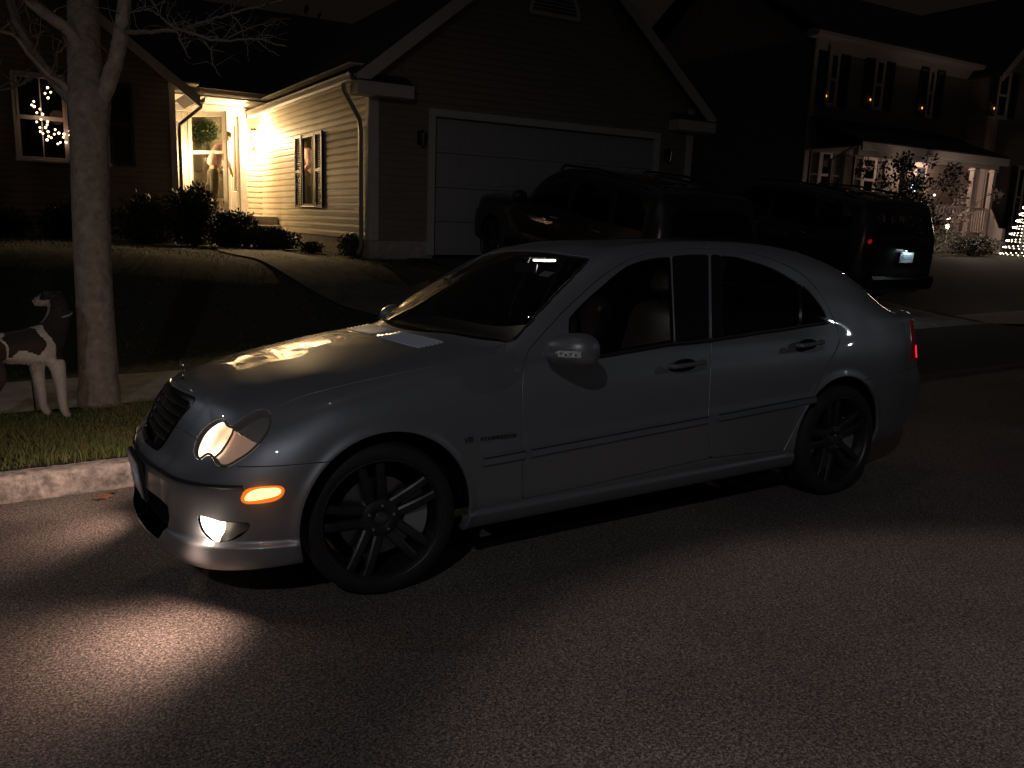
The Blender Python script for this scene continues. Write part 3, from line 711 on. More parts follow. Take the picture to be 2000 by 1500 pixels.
        g = G(); g.tube([(.80, s*.775, .940), (.80, s*.83, .950), (.80, s*.89, .960)], [.030, .024, .022], 12); g.build('mirror_arm', PAINT, mr)
        g = G(); g.ball((0, 0, 0), (.004, .102, .060), 20, 10); o = g.build('mirror_glass', CHROME, mr); o.matrix_local = M @ Matrix.Translation((.023, 0, 0))
        # indicator strip on the front face
        V = []; F = []; n = 18
        def face_x(yy, zz):
            rr = min(.98, math.hypot(yy/MW_, zz/MH)); b = math.asin(rr**(1/.8)); return .02-math.cos(b)**.9*MD
        for i in range(n+1):
            y0 = -.030+.112*i/n; hh = .0135*(1-.75*max(0, (.25-i/n)/.25)**2)
            for zz in (-.006-hh, -.006, -.006+hh):
                V.append((face_x(y0, zz)-.0035, -s*-1*y0*1.0, zz))
        for i in range(n):
            for k in range(2):
                f = (i*3+k, (i+1)*3+k, (i+1)*3+k+1, i*3+k+1); F.append(f if s < 0 else f[::-1])
        ind = mesh_ob('indicator', [M @ Vector(v) for v in V], F, mat('indicator_lens', (.62, .62, .64), rough=.15, coat=1, noise=.35, nscale=60), mr, True, 60)
        for k in range(5):
            y0 = -.02+.021*k; g = G(); g.ball((0, 0, 0), .0048, 8, 6); o = g.build('bulb', CHROME, ind); o.matrix_local = M @ Matrix.Translation((face_x(y0, -.008)-.006, s*y0*1., -.008+.004*(k % 2)))
    # ---------- wheels
    for cx, steer in ((0, math.radians(-6)), (2.715, 0)):
        for s in (-1, 1): wheel(car, (cx+(0 if cx < 1 else .016), s*(.712 if cx < 1 else .748), .318), s, steer)
    # ---------- floor, wells, cabin
    g = G(); g.box((1.36, 0, .30), (3.9, 1.30, .12), None, .03); g.box((1.36, 0, .46), (4.0, 1.22, .22), None, .04); g.build('underbody', DARK, car)
    for cx in (0, 2.715):
        for s in (-1, 1):
            g = G(); V = []; F = []; n = 24
            for i in range(n+1):
                a = math.pi*(.0+1.0*i/n)
                V += [(cx+.385*math.cos(a), s*.835, .325+.385*math.sin(a)), (cx+.385*math.cos(a), s*.50, .325+.385*math.sin(a))]
            for i in range(n): F.append((2*i, 2*i+1, 2*i+3, 2*i+2))
            F.append(tuple(2*i+1 for i in range(n+1))); g.add(V, F); g.build('wheel_well', DARK, car, smooth=False)
    cabin(car)
    return car
def wheel(car, c, s, steer=0):
    """s = -1: the wheel's face looks to -y"""
    R = Matrix.Translation(c) @ Matrix.Rotation(steer, 4, 'Z')
    if s > 0: R = R @ Matrix.Rotation(math.pi, 4, 'Z')
    w_ = thing('wheel', None, None); w_.parent = car; w_.matrix_local = R
    RS = 1.055
    # tyre, profile (r, y), y<0 is outside
    prof = [(.238, -.096), (.248, -.108), (.270, -.112), (.292, -.108), (.306, -.098), (.314, -.082), (.3165, -.06), (.3165, -.045), (.311, -.044), (.311, -.038), (.3175, -.037), (.318, -.005), (.3125, -.004), (.3125, .004), (.318, .005), (.3175, .037), (.311, .038), (.311, .044), (.3165, .045), (.314, .082), (.300, .10), (.25, .11), (.238, .096)]
    g = G(); g.lathe(prof, 64); g.build('tyre', RUBBER, w_, angle=50)
    g = G(); g.lathe([(r_*RS, y_) for r_, y_ in [(.243, -.100), (.2415, -.1085), (.2355, -.110), (.231, -.106), (.226, -.090), (.222, -.05), (.215, .0), (.218, .085), (.240, .098), (.240, .09), (.222, .06), (.219, 0), (.228, -.06), (.232, -.096)]], 64)
    rim = g.build('rim', ALLOY, w_, angle=40)
    # hub dish and five twin spokes
    g = G(); g.lathe([(0, -.068), (.030, -.069), (.036, -.074), (.060, -.074), (.078, -.068), (.085, -.052), (.085, -.02), (0, -.02)], 40, closed=False); g.build('hub', ALLOY, rim, angle=40)
    g = G(); g.lathe([(0, -.0785), (.022, -.079), (.028, -.076), (.030, -.070), (0, -.066)], 28, closed=False); g.build('centre_cap', mat('cap_grey', (.2, .2, .21), rough=.25, metal=.9), rim)
    g = G()
    for k in range(5):
        a = math.radians(68+72*k+17); g.lathe([(0, -.079), (.006, -.079), (.0085, -.074), (.0085, -.06)], 10, Matrix.Translation((.054*math.cos(a), 0, .054*math.sin(a))), closed=False)
    g.build('wheel_bolts', CHROME, rim)
    for k in range(5):
        a0 = math.radians(100+72*k)
        for q in (-1, 1):
            g = G(); V = []; F = []
            for i, t in enumerate(np.linspace(0, 1, 9)):
                r = .066+t*.182; off = q*(.025+.014*t); hw = .0205-.003*t if t < .9 else .021; yo = -.066-.020*math.sin(t*math.pi*.6)-.006*t; yi = yo+.034
                dx, dz_ = math.cos(a0), math.sin(a0); px_, pz = -dz_, dx
                for (o, y) in ((-hw, yi), (-hw, yo+.006), (-hw*.6, yo), (hw*.6, yo), (hw, yo+.006), (hw, yi)):
                    V.append((dx*r+px_*(off+o), y, dz_*r+pz*(off+o)))
            for i in range(8):
                for j in range(6): F.append((i*6+j, i*6+(j+1) % 6, (i+1)*6+(j+1) % 6, (i+1)*6+j))
            g.add(V, F); o = g.build('spoke', ALLOY, rim, angle=30)
            b = bmesh.new(); b.from_mesh(o.data); bmesh.ops.recalc_face_normals(b, faces=b.faces); b.to_mesh(o.data); b.free()
    g = G(); g.lathe([(.08, -.022), (.165, -.022), (.165, .004), (.08, .004)], 48); g.build('brake_disc', mat('disc_steel', (.28, .28, .29), rough=.35, metal=1), w_, angle=30)
    g = G(); V = []; F = []; n = 10
    for i in range(n+1):
        a = math.radians(-28+56*i/n)
        for r, y in ((.105, -.052), (.205, -.046), (.208, .03), (.105, .03)): V.append((r*math.cos(a), y, r*math.sin(a)))
    for i in range(n):
        for j in range(4): F.append((i*4+j, i*4+(j+1) % 4, (i+1)*4+(j+1) % 4, (i+1)*4+j))
    F += [(0, 1, 2, 3), tuple(n*4+k for k in range(4))[::-1]]
    g.add(V, F); g.build('brake_caliper', mat('caliper_grey', (.42, .43, .45), rough=.4, metal=.6), w_, angle=30)
    return w_
def cabin(car):
    LEATHER = mat('seat_leather', (.055, .045, .042), rough=.35, noise=.3, nscale=12, bump=.2, bscale=90)
    DASH = mat('dash_vinyl', (.03, .026, .024), rough=.5, bump=.15, bscale=200)
    ROOFL = mat('headliner', (.16, .15, .14), rough=.9)
    g = G(); V = []; F = []
    prof = [(.50, .935), (.62, .985), (.86, 1.0), (1.0, .985), (1.02, .94), (.96, .80), (1.0, .55)]
    for y in np.linspace(-.70, .70, 15):
        for x, z in prof: V.append((x+.04*(1-(y/.7)**2)*-1, y, z+.035*math.exp(-((y+.37)/.2)**2)*(.9 < x < 1.03)))
    for i in range(14):
        for k in range(len(prof)-1): F.append((i*7+k, i*7+k+1, (i+1)*7+k+1, (i+1)*7+k))
    g.add(V, F); g.build('dashboard', DASH, car, angle=60)
    for y in (-.37, .37):
        st = thing('seat', None, None); st.parent = car; st.location = (1.45, y, .30)
        def padm(pts, w, th, nm, par):
            P = spl(pts, 5); V = []; F = []; K = len(P); m_ = 12
            for i, p in enumerate(P):
                t = P[min(i+1, K-1)]-P[max(i-1, 0)]; t /= np.linalg.norm(t); nx, nz = -t[1], t[0]
                e = 1-.35*abs(2*i/(K-1)-1)**6
                for k in range(m_):
                    a = 2*math.pi*k/m_; cy = math.copysign(abs(math.cos(a))**.5, math.cos(a))*w/2*e; ct = math.copysign(abs(math.sin(a))**.6, math.sin(a))*th/2*e*(1+.45*abs(cy/(w/2))**3)
                    V.append((p[0]+nx*ct, cy, p[1]+nz*ct))
            for i in range(K-1):
                for k in range(m_): F.append((i*m_+k, (i+1)*m_+k, (i+1)*m_+(k+1) % m_, i*m_+(k+1) % m_))
            F += [tuple(range(m_)), tuple((K-1)*m_+k for k in range(m_))[::-1]]
            o = mesh_ob(nm, V, F, LEATHER, par, True, 60); b = bmesh.new(); b.from_mesh(o.data); bmesh.ops.recalc_face_normals(b, faces=b.faces); b.to_mesh(o.data); b.free(); return o
        padm([(-.22, .22), (0, .18), (.22, .16)], .50, .16, 'seat_cushion', st)
        padm([(.22, .20), (.30, .42), (.38, .66), (.42, .80)], .50, .15, 'backrest', st)
        padm([(.41, .84), (.43, .90), (.44, .97)], .27, .10, 'headrest', st)
        g = G(); g.tube([(.42, -.06, .78), (.42, -.06, .88)], .007, 8); g.tube([(.42, .06, .78), (.42, .06, .88)], .007, 8); g.build('headrest_post', CHROME, st)
    bs = G(); V = []
    bs.box((2.42, 0, .50), (.52, 1.30, .20), None, .06); bs.box((2.72, 0, .78), (.16, 1.28, .52), Matrix.Rotation(math.radians(18), 4, 'Y'), .06); bs.build('rear_bench', LEATHER, car, angle=50)
    g = G(); c = Vector((1.10, -.37, .93)); M = Matrix.Rotation(math.radians(24), 3, 'Y')
    g.tube([c+M @ Vector((0, .185*math.cos(a), .185*math.sin(a))) for a in np.linspace(0, 2*math.pi, 36, endpoint=False)], .015, 10, closed=True)
    g.ball(c, (.03, .06, .05), 12, 8); g.tube([c+M @ Vector((0, -.17, 0)), c+M @ Vector((0, .17, 0))], .014, 8); g.tube([c, c+M @ Vector((0, 0, -.17))], .014, 8)
    g.build('steering_wheel', BLACKP, car, angle=60)
    # headliner and the lit dome lamp
    V = []; F = []; xs = np.linspace(1.22, 2.75, 10); ys = np.linspace(-.54, .54, 9)
    for x in xs:
        for y in ys: V.append((x, y, 1.385+.02*(1-abs(x-1.9)/.8)-.045*(abs(y)/.54)**2-.06*max(0, (x-2.3)/.45)**2))
    for i in range(9):
        for j in range(8): F.append((i*9+j, i*9+j+1, (i+1)*9+j+1, (i+1)*9+j))
    mesh_ob('headliner', V, F, ROOFL, car)
    g = G(); g.box((1.275, .0, 1.345), (.11, .24, .022), None, .008); dl = g.build('dome_console', mat('console_grey', (.2, .19, .18), rough=.6), car)
    g = G(); g.box((1.262, -.035, 1.328), (.055, .15, .012), None, .004); g.build('dome_lamp', glow('dome_light', (1, .90, .80), 7.), dl)
    g = G(); g.box((1.165, 0, 1.285), (.022, .215, .062), Matrix.Rotation(math.radians(12), 4, 'Y'), .01); g.tube([(1.165, 0, 1.30), (1.19, 0, 1.345)], .008, 8); g.build('rear_view_mirror', BLACKP, car)
    l = lamp('dome_bulb', 'POINT', (0, 0, 0), 1.3, (1, .86, .72), .03); l.parent = car; l.location = (1.262, -.035, 1.30)
    a = [Vector(p) for p in ((1.085, -.40, 1.276), (1.085, -.31, 1.2815), (1.045, -.31, 1.260), (1.045, -.40, 1.2545))]
    g = G(); g.prism(a, (0, 0, .001)); o = g.build('windscreen_sticker', mat('sticker_blue', (.30, .36, .42), rough=.5), car, smooth=False)
# ================================================================= ground
def W_plane(px, py, axis, val):
    c, d = ray(MW, px, py); return c+d*(val-c[axis])/d[axis]
def smooth01(t): t = np.clip(t, 0, 1); return t*t*(3-2*t)
SZ = lambda x, y: .0150*x-.0402*y                       # world height of the street plane
KERB_Y, WALK0, WALK1 = 1.38, 3.25, 4.85
DRV0, DRV1 = 4.35, 11.5
def ground_z(x, y):
    """world height of the ground beyond the kerb"""
    x = np.asarray(x, float); y = np.asarray(y, float)
    base = SZ(x, np.minimum(y, 6))+.15
    H = .86+.02*np.clip(x-12, 0, 15)+.12*smooth01((2-x)/3)
    on = smooth01((x-DRV0+.9)/.9)*smooth01((DRV1+.9-x)/.9)
    t = smooth01((y-4.9)/3.9)*(1-on)+on*smooth01((y-2.0)/6.2)
    z = base*(1-t)+H*t
    dr = smooth01((x-DRV0+.5)/.5)*smooth01((DRV1+.5-x)/.5)*smooth01((2.6-y)/1.2)
    return z-.12*dr
def asphalt():
    m = mat('asphalt', (.11, .103, .098), rough=.85, bump=.0); N, L = nodes_of(m); b = N['Principled BSDF']; tc = N.new('ShaderNodeTexCoord')
    big = N.new('ShaderNodeTexNoise'); big.inputs['Scale'].default_value = .8; big.inputs['Detail'].default_value = 6
    v = N.new('ShaderNodeTexVoronoi'); v.inputs['Scale'].default_value = 190
    n2 = N.new('ShaderNodeTexNoise'); n2.inputs['Scale'].default_value = 95; n2.inputs['Detail'].default_value = 4; n2.inputs['Roughness'].default_value = .8
    for q in (big, v, n2): L.new(tc.outputs['Object'], q.inputs['Vector'])
    r = N.new('ShaderNodeValToRGB'); r.color_ramp.elements[0].position = .40; r.color_ramp.elements[1].position = .60
    r.color_ramp.elements[0].color = (.038, .032, .031, 1); r.color_ramp.elements[1].color = (.235, .200, .184, 1)
    L.new(n2.outputs[0], r.inputs[0])
    r2 = N.new('ShaderNodeValToRGB'); r2.color_ramp.elements[0].color = (.35, .33, .31, 1); r2.color_ramp.elements[0].position = 0; r2.color_ramp.elements[1].color = (1, 1, 1, 1); r2.color_ramp.elements[1].position = .035
    v.feature = 'DISTANCE_TO_EDGE' if False else 'F1'
    v3 = N.new('ShaderNodeTexVoronoi'); v3.inputs['Scale'].default_value = 48; L.new(tc.outputs['Object'], v3.inputs['Vector'])
    r3 = N.new('ShaderNodeValToRGB'); r3.color_ramp.elements[0].position = .05; r3.color_ramp.elements[0].color = (3.6, 3.4, 3.1, 1); r3.color_ramp.elements[1].position = .13; r3.color_ramp.elements[1].color = (1, 1, 1, 1)
    L.new(v3.outputs['Distance'], r3.inputs[0])
    mx = N.new('ShaderNodeMix'); mx.data_type = 'RGBA'; mx.blend_type = 'MULTIPLY'; mx.inputs[0].default_value = 1
    L.new(r.outputs[0], mx.inputs[6]); L.new(r3.outputs[0], mx.inputs[7])
    r4 = N.new('ShaderNodeValToRGB'); r4.color_ramp.elements[0].color = (.60, .60, .60, 1); r4.color_ramp.elements[1].color = (1.12, 1.1, 1.08, 1); r4.color_ramp.elements[0].position = .3; r4.color_ramp.elements[1].position = .7
    L.new(big.outputs[0], r4.inputs[0]); mx2 = N.new('ShaderNodeMix'); mx2.data_type = 'RGBA'; mx2.blend_type = 'MULTIPLY'; mx2.inputs[0].default_value = 1
    L.new(mx.outputs[2], mx2.inputs[6]); L.new(r4.outputs[0], mx2.inputs[7])
    r5 = N.new('ShaderNodeValToRGB'); r5.color_ramp.elements[0].position = .25; r5.color_ramp.elements[0].color = (.45, .45, .45, 1); r5.color_ramp.elements[1].position = .78; r5.color_ramp.elements[1].color = (1.75, 1.7, 1.65, 1); L.new(v.outputs['Color'], r5.inputs[0])
    mx3 = N.new('ShaderNodeMix'); mx3.data_type = 'RGBA'; mx3.blend_type = 'MULTIPLY'; mx3.inputs[0].default_value = 1; L.new(mx2.outputs[2], mx3.inputs[6]); L.new(r5.outputs[0], mx3.inputs[7]); L.new(mx3.outputs[2], b.inputs['Base Color'])
    bp = N.new('ShaderNodeBump'); bp.inputs['Strength'].default_value = .22; bp.inputs['Distance'].default_value = .005
    ad = N.new('ShaderNodeMath'); ad.operation = 'ADD'; L.new(v.outputs['Distance'], ad.inputs[0]); L.new(n2.outputs[0], ad.inputs[1]); L.new(ad.outputs[0], bp.inputs['Height']); L.new(bp.outputs[0], b.inputs['Normal'])
    return m
def grid_mesh(name, xs, ys, zf, m, M=None, parent=None):
    X, Y = np.meshgrid(xs, ys, indexing='ij'); Z = zf(X, Y); V = np.stack([X, Y, Z], -1).reshape(-1, 3); a, b = X.shape
    F = [(i*b+j, (i+1)*b+j, (i+1)*b+j+1, i*b+j+1) for i in range(a-1) for j in range(b-1)]
    o = mesh_ob(name, V, F, m, parent, True, 180)
    if M is not None: o.matrix_world = M
    return o
road = struct(grid_mesh('road', np.linspace(-150, 200, 8), [-90, -30, -8, KERB_Y+.02], lambda X, Y: 0*X, asphalt(), STREET))
def granite():
    m = mat('granite', (.27, .235, .21), rough=.85, noise=.6, nscale=20, bump=1., bscale=30, detail=8); return m
# kerb stones: rough-faced, one long run
V = []; F = []; xs = np.concatenate([np.arange(-14, 4.3, .045)]); prof = [(KERB_Y, -.05), (KERB_Y, .02), (KERB_Y-.004, .08), (KERB_Y+.002, .135), (KERB_Y+.012, .148), (KERB_Y+.07, .151), (KERB_Y+.14, .150), (KERB_Y+.145, .05)]
for i, x in enumerate(xs):
    j = abs(((x+1.05) % 1.9)-.95) > .93
    for k, (y, z) in enumerate(prof):
        V.append((x, y+(.012 if j else 0)+rng.normal()*.0055*(1 <= k <= 4), z-(.006 if j and k > 2 else 0)+rng.normal()*.0014*(2 < k < 7)))
for i in range(len(xs)-1):
    for k in range(len(prof)-1): F.append((i*8+k, i*8+k+1, (i+1)*8+k+1, (i+1)*8+k))
kerb = tag(mesh_ob('kerb', V, F, granite(), None, True, 50), kind='structure'); kerb.matrix_world = STREET
kerb2 = []
V2 = [(x, y, z) for x in np.arange(11.9, 60, 1.) for (y, z) in prof]; n8 = len(V2)//8
kb = mesh_ob('kerb', V2, [(i*8+k, i*8+k+1, (i+1)*8+k+1, (i+1)*8+k) for i in range(n8-1) for k in range(7)], granite()); kb.matrix_world = STREET; struct(kb)
def lawn_mat():
    return mat('lawn_soil', (.022, .028, .011), rough=.95, col2=(.013, .014, .006), nscale=14, bump=.6, bscale=40)
gx = np.concatenate([[-150, -80, -40, -20, -12, -8], np.arange(-6, 3.5, .5), np.arange(3.5, 12.6, .15), np.arange(12.75, 30, .5), [32, 36, 42, 50, 70, 100, 160, 250]]); gy = np.concatenate([[KERB_Y+.12], np.arange(1.75, 10, .25), [10.5, 12, 14, 17, 20, 25, 35, 60, 120, 300]])
struct(grid_mesh('lawn', gx, gy, lambda X, Y: ground_z(X, Y)-.006, lawn_mat()))
conc = mat('concrete', (.30, .285, .26), rough=.9, noise=.25, nscale=5, bump=.5, bscale=70)
def slab_run(name, x0, x1, y0, y1, m, step, lift=.012, joint=None):
    g = G(); xs = np.arange(x0, x1, step)
    for x in xs:
        xe = min(x+step-.012, x1); n = max(2, int((xe-x)/.5)); k = max(2, int((y1-y0)/.4)); X = np.linspace(x, xe, n+1); Y = np.linspace(y0, y1, k+1)
        V = [(a, b, float(ground_z(a, b))+lift) for a in X for b in Y]; Fx = [(i*(k+1)+j, (i+1)*(k+1)+j, (i+1)*(k+1)+j+1, i*(k+1)+j+1) for i in range(n) for j in range(k)]
        g.add(V, Fx)
        e = [(X[0], b, float(ground_z(X[0], b))+lift) for b in Y]; 
    return struct(g.build(name, m, None, True, 60))
slab_run('sidewalk', -20, 60, WALK0, WALK1, conc, 1.45)
slab_run('driveway', DRV0, DRV1, KERB_Y+.05, WALK0-.01, mat('drive_asphalt', (.040, .037, .035), rough=.9, noise=.3, nscale=30, bump=.4, bscale=120), 20, .016)
slab_run('driveway', DRV0, DRV1, WALK1+.01, 8.97, MATS['drive_asphalt'], 20, .016)
# curved front path
def path():
    c = spl([(3.75, 6.6), (3.3, 6.75), (2.75, 7.3), (2.35, 8.8), (2.3, 10.6), (2.55, 12.6), (2.75, 13.9)], 8); V = []; F = []
    for i, p in enumerate(c):
        t = c[min(i+1, len(c)-1)]-c[max(i-1, 0)]; t /= np.linalg.norm(t); n = np.array([-t[1], t[0]])
        for s in (-.5, 0, .5): q = p+n*s*1.1; V.append((q[0], q[1], float(ground_z(q[0], q[1]))+.018))
    for i in range(len(c)-1):
        for k in range(2): F.append((i*3+k, (i+1)*3+k, (i+1)*3+k+1, i*3+k+1))
    return struct(mesh_ob('footpath', V, [f[::-1] for f in F], mat('path_stone', (.10, .088, .07), rough=.9, noise=.3, nscale=4, bump=.5, bscale=40), None, True, 60))
path()
# grass on the verge and near lawn
def grass(name, n, x0, x1, y0, y1, hmin, hmax, seed):
    r = np.random.default_rng(seed); X = r.uniform(x0, x1, n); Y = r.uniform(y0, y1, n)
    keep = (r.uniform(size=n) < .75+.25*np.sin(X*3.1+Y*2.3)) 
    X, Y = X[keep], Y[keep]; n = len(X); Z = ground_z(X, Y)-.01; h = r.uniform(hmin, hmax, n)*(1-.3*np.sin(X*5+2*Y)); a = r.uniform(0, 2*np.pi, n); w_ = r.uniform(.002, .0045, n)
    lx = r.normal(0, .45, n)*h; ly = r.normal(0, .45, n)*h; dx, dy = np.cos(a)*w_, np.sin(a)*w_
    P = np.stack([np.stack([X-dx, Y-dy, Z], 1), np.stack([X+dx, Y+dy, Z], 1), np.stack([X+lx*.4+dx*.7, Y+ly*.4+dy*.7, Z+h*.6], 1), np.stack([X+lx*.4-dx*.7, Y+ly*.4-dy*.7, Z+h*.6], 1), np.stack([X+lx, Y+ly, Z+h], 1)], 1).reshape(-1, 3)
    F = [];
    for i in range(n): b = 5*i; F += [(b, b+1, b+2, b+3), (b+3, b+2, b+4)]
    m = mat('grass_blade', (.065, .10, .020), rough=.7, col2=(.13, .11, .04), nscale=2.2, detail=6)
    return tag(mesh_ob(name, P, F, m, None, False), kind='stuff')
grass('grass', 60000, -4.2, 1.2, 1.50, 3.22, .018, .055, 3)
grass('grass', 22000, -6, 4.3, 4.88, 12.5, .02, .05, 4)
# fallen leaves
def leaf(x, y, z, s, rot, label, M=STREET):
    pts = [(0, -.5), (.18, -.2), (.5, -.28), (.34, .02), (.48, .3), (.2, .25), (0, .55), (-.2, .25), (-.48, .3), (-.34, .02), (-.5, -.28), (-.18, -.2)]
    V = [(0, 0, .10)]+[(a, b, .03+.25*abs(a)*(1 if i % 2 else .4)) for i, (a, b) in enumerate(pts)]; F = [(0, 1+i, 1+(i+1) % 12) for i in range(12)]
    V += [(a, b, c-.02) for a, b, c in V]; F += [(13, 13+1+(i+1) % 12, 13+1+i) for i in range(12)]; F += [(1+i, 14+i, 14+(i+1) % 12, 1+(i+1) % 12) for i in range(12)]
    o = mesh_ob('fallen_leaf', [(a*s, b*s, c*s) for a, b, c in V], F, mat('dry_leaf', (.20, .095, .05), rough=.8, noise=.4, nscale=30), None, False)
    o.matrix_world = M @ Matrix.Translation((x, y, z)) @ Matrix.Rotation(rot, 4, 'Z') @ Matrix.Rotation(.25, 4, 'X')
    return tag(o, label, 'leaf', 'fallen leaves along the kerb')
for (px, py, zz, s, r_, lab) in ((205, 972, .004, .085, .3, 'larger dry orange leaf in the gutter at the foot of the kerb'), (217, 963, .004, .06, 1.9, 'small brown leaf just behind the larger orange one in the gutter'),
    (190, 976, .003, .05, 2.6, 'curled brown scrap of leaf in the gutter, on the side away from the car'), (166, 872, .16, .06, .8, 'pale tan leaf lying on the grass in front of the tree trunk'), (66, 860, .16, .07, 1.2, 'dry leaf on the grass verge near the feet of the dog'), (395, 1164, .002, .012, 0, 'tiny bright crumb of leaf on the asphalt in front of the car')):
    p = S_at(px, py, 2, zz); leaf(p[0], p[1], zz+.004, s, r_, lab)
# ================================================================= the house with the lit porch (world axes run with its walls)
GY, LX, DY, WY = 9.0, 3.72, 15.7, 14.2             # garage front, lit side wall, door wall, left wing front
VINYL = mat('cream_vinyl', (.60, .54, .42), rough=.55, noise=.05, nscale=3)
VINYL_DIM = mat('dimmed_vinyl', (.20, .165, .13), rough=.6, noise=.06, nscale=3)  # same cream siding, colour darkened for walls the porch light misses
TRIM = mat('white_trim', (.46, .44, .41), rough=.5, noise=.05, nscale=6)
SHUT = mat('dark_shutter', (.030, .028, .026), rough=.45)
SHINGLE = mat('roof_shingle', (.035, .032, .032), rough=.95, noise=.5, nscale=20, bump=.6, bscale=30)
FOUND = mat('foundation', (.36, .33, .30), rough=.9, noise=.2, nscale=8, bump=.4, bscale=60)
PANE = glass('dark_pane', (.30, .30, .30), gloss=.03)
INSIDE = mat('room_shade_tone', (.04, .034, .03), rough=.9)
BLIND = mat('blind_cloth', (.34, .31, .27), rough=.8, noise=.1, nscale=9)
def laps(name, o, u, n, z0, z1, lim, m, parent, e=.115):
    """lap siding: courses of a saw-tooth face; o origin (x,y), u unit run, n unit outward"""
    V = []; F = []; z = z0
    while z < z1-1e-4:
        zt = min(z+e, z1)
        a0, b0 = lim(z); a1, b1 = lim(zt)
        if b0-a0 > .02:
            P = lambda s, d, zz: (o[0]+u[0]*s+n[0]*d, o[1]+u[1]*s+n[1]*d, zz)
            k = len(V); V += [P(a0, 0, z), P(b0, 0, z), P(a0, .016, z+.001), P(b0, .016, z+.001), P(a0, .013, z+e*.62), P(b0, .013, z+e*.62), P(a1, .001, zt), P(b1, .001, zt)]
            F += [(k, k+1, k+3, k+2), (k+2, k+3, k+5, k+4), (k+4, k+5, k+7, k+6)]
        z = zt
    cr = u[0]*n[1]-u[1]*n[0]
    if cr > 0: F = [f[::-1] for f in F]
    return mesh_ob(name, V, F, m, parent, False)
def wall_frame(x, y, z, face):
    """local x runs to the right as seen from outside, -y is outward"""
    return Matrix.Translation((x, y, z)) @ Matrix.Rotation({'-y': 0, '-x': -math.pi/2, 'x': math.pi/2, 'y': math.pi}[face], 4, 'Z')
def win(parent, M, w_, h, rows=2, shutters=(True, True), sw=None, blind=1.0, casing=.09, cols=1, frame_mat=None, shutter_mat=None, keystone=False):
    fm = frame_mat or TRIM; g = G(); c = casing
    for x in (-w_/2-c/2, w_/2+c/2): g.box((x, -.022, h/2), (c, .05, h+2*c), None, .006)
    g.box((0, -.022, h+c/2-.001), (w_-.002, .046, c), None, .006); g.box((0, -.034, -c/2), (w_+2*c+.04, .075, c*.7), None, .006)
    f = g.build('window', fm, parent, angle=30); f.matrix_local = M
    g = G()
    s_ = .035
    for k in range(rows):
        z0, z1 = h*k/rows, h*(k+1)/rows; yo = -.030-.008*(k == rows-1)
        g.box((0, yo, z0+s_/2), (w_, .03, s_)); g.box((0, yo, z1-s_/2), (w_, .03, s_))
        for x in (-w_/2+s_/2, w_/2-s_/2): g.box((x, yo, (z0+z1)/2), (s_, .03, z1-z0-2*s_))
        for q in range(1, cols): g.box((-w_/2+w_*q/cols, yo, (z0+z1)/2), (.018, .02, z1-z0-2*s_))
    g.build('sash', fm, f, angle=30)
    g = G(); g.box((0, -.0285, h/2), (w_-.02, .004, h-.02)); g.build('pane', PANE, f, smooth=False)
    if blind:
        g = G(); g.box((0, -.0215, h*(1-blind/2)), (w_-.03, .003, h*blind-.03)); g.build('blind', BLIND, f, smooth=False)
    g = G(); g.box((0, -.0165, h/2), (w_-.004, .004, h-.004)); g.build('room_dark_sheet', INSIDE, f, smooth=False)  # dark sheet close behind the glass, standing in for an unlit room
    sw = sw or w_*.42
    for k, sd in enumerate((-1, 1)):
        if shutters[k]:
            g = G(); cx = sd*(w_/2+c+sw/2+.01); st = .05
            for x in (cx-sw/2+st/2, cx+sw/2-st/2): g.box((x, -.040, h/2), (st, .036, h+.06))
            for z in (-.03+st/2, h*.5, h+.03-st/2): g.box((cx, -.040, z), (sw-2*st, .034, st))
            n = int(h/.042)
            for i in range(n):
                z = .03+(h-.06)*(i+.5)/n
                if abs(z-h*.5) > .03: g.box((cx, -.036, z), (sw-2*st, .030, .007), Matrix.Rotation(math.radians(-38), 4, 'X'))
            g.box((cx, -.019, h/2), (sw-.02, .006, h)); g.build('shutter', shutter_mat or SHUT, f, smooth=False)
    return f
def slab(g, pts, th):
    """roof slab from four corner points, thickened downward"""
    g.prism(pts, (0, 0, -th))
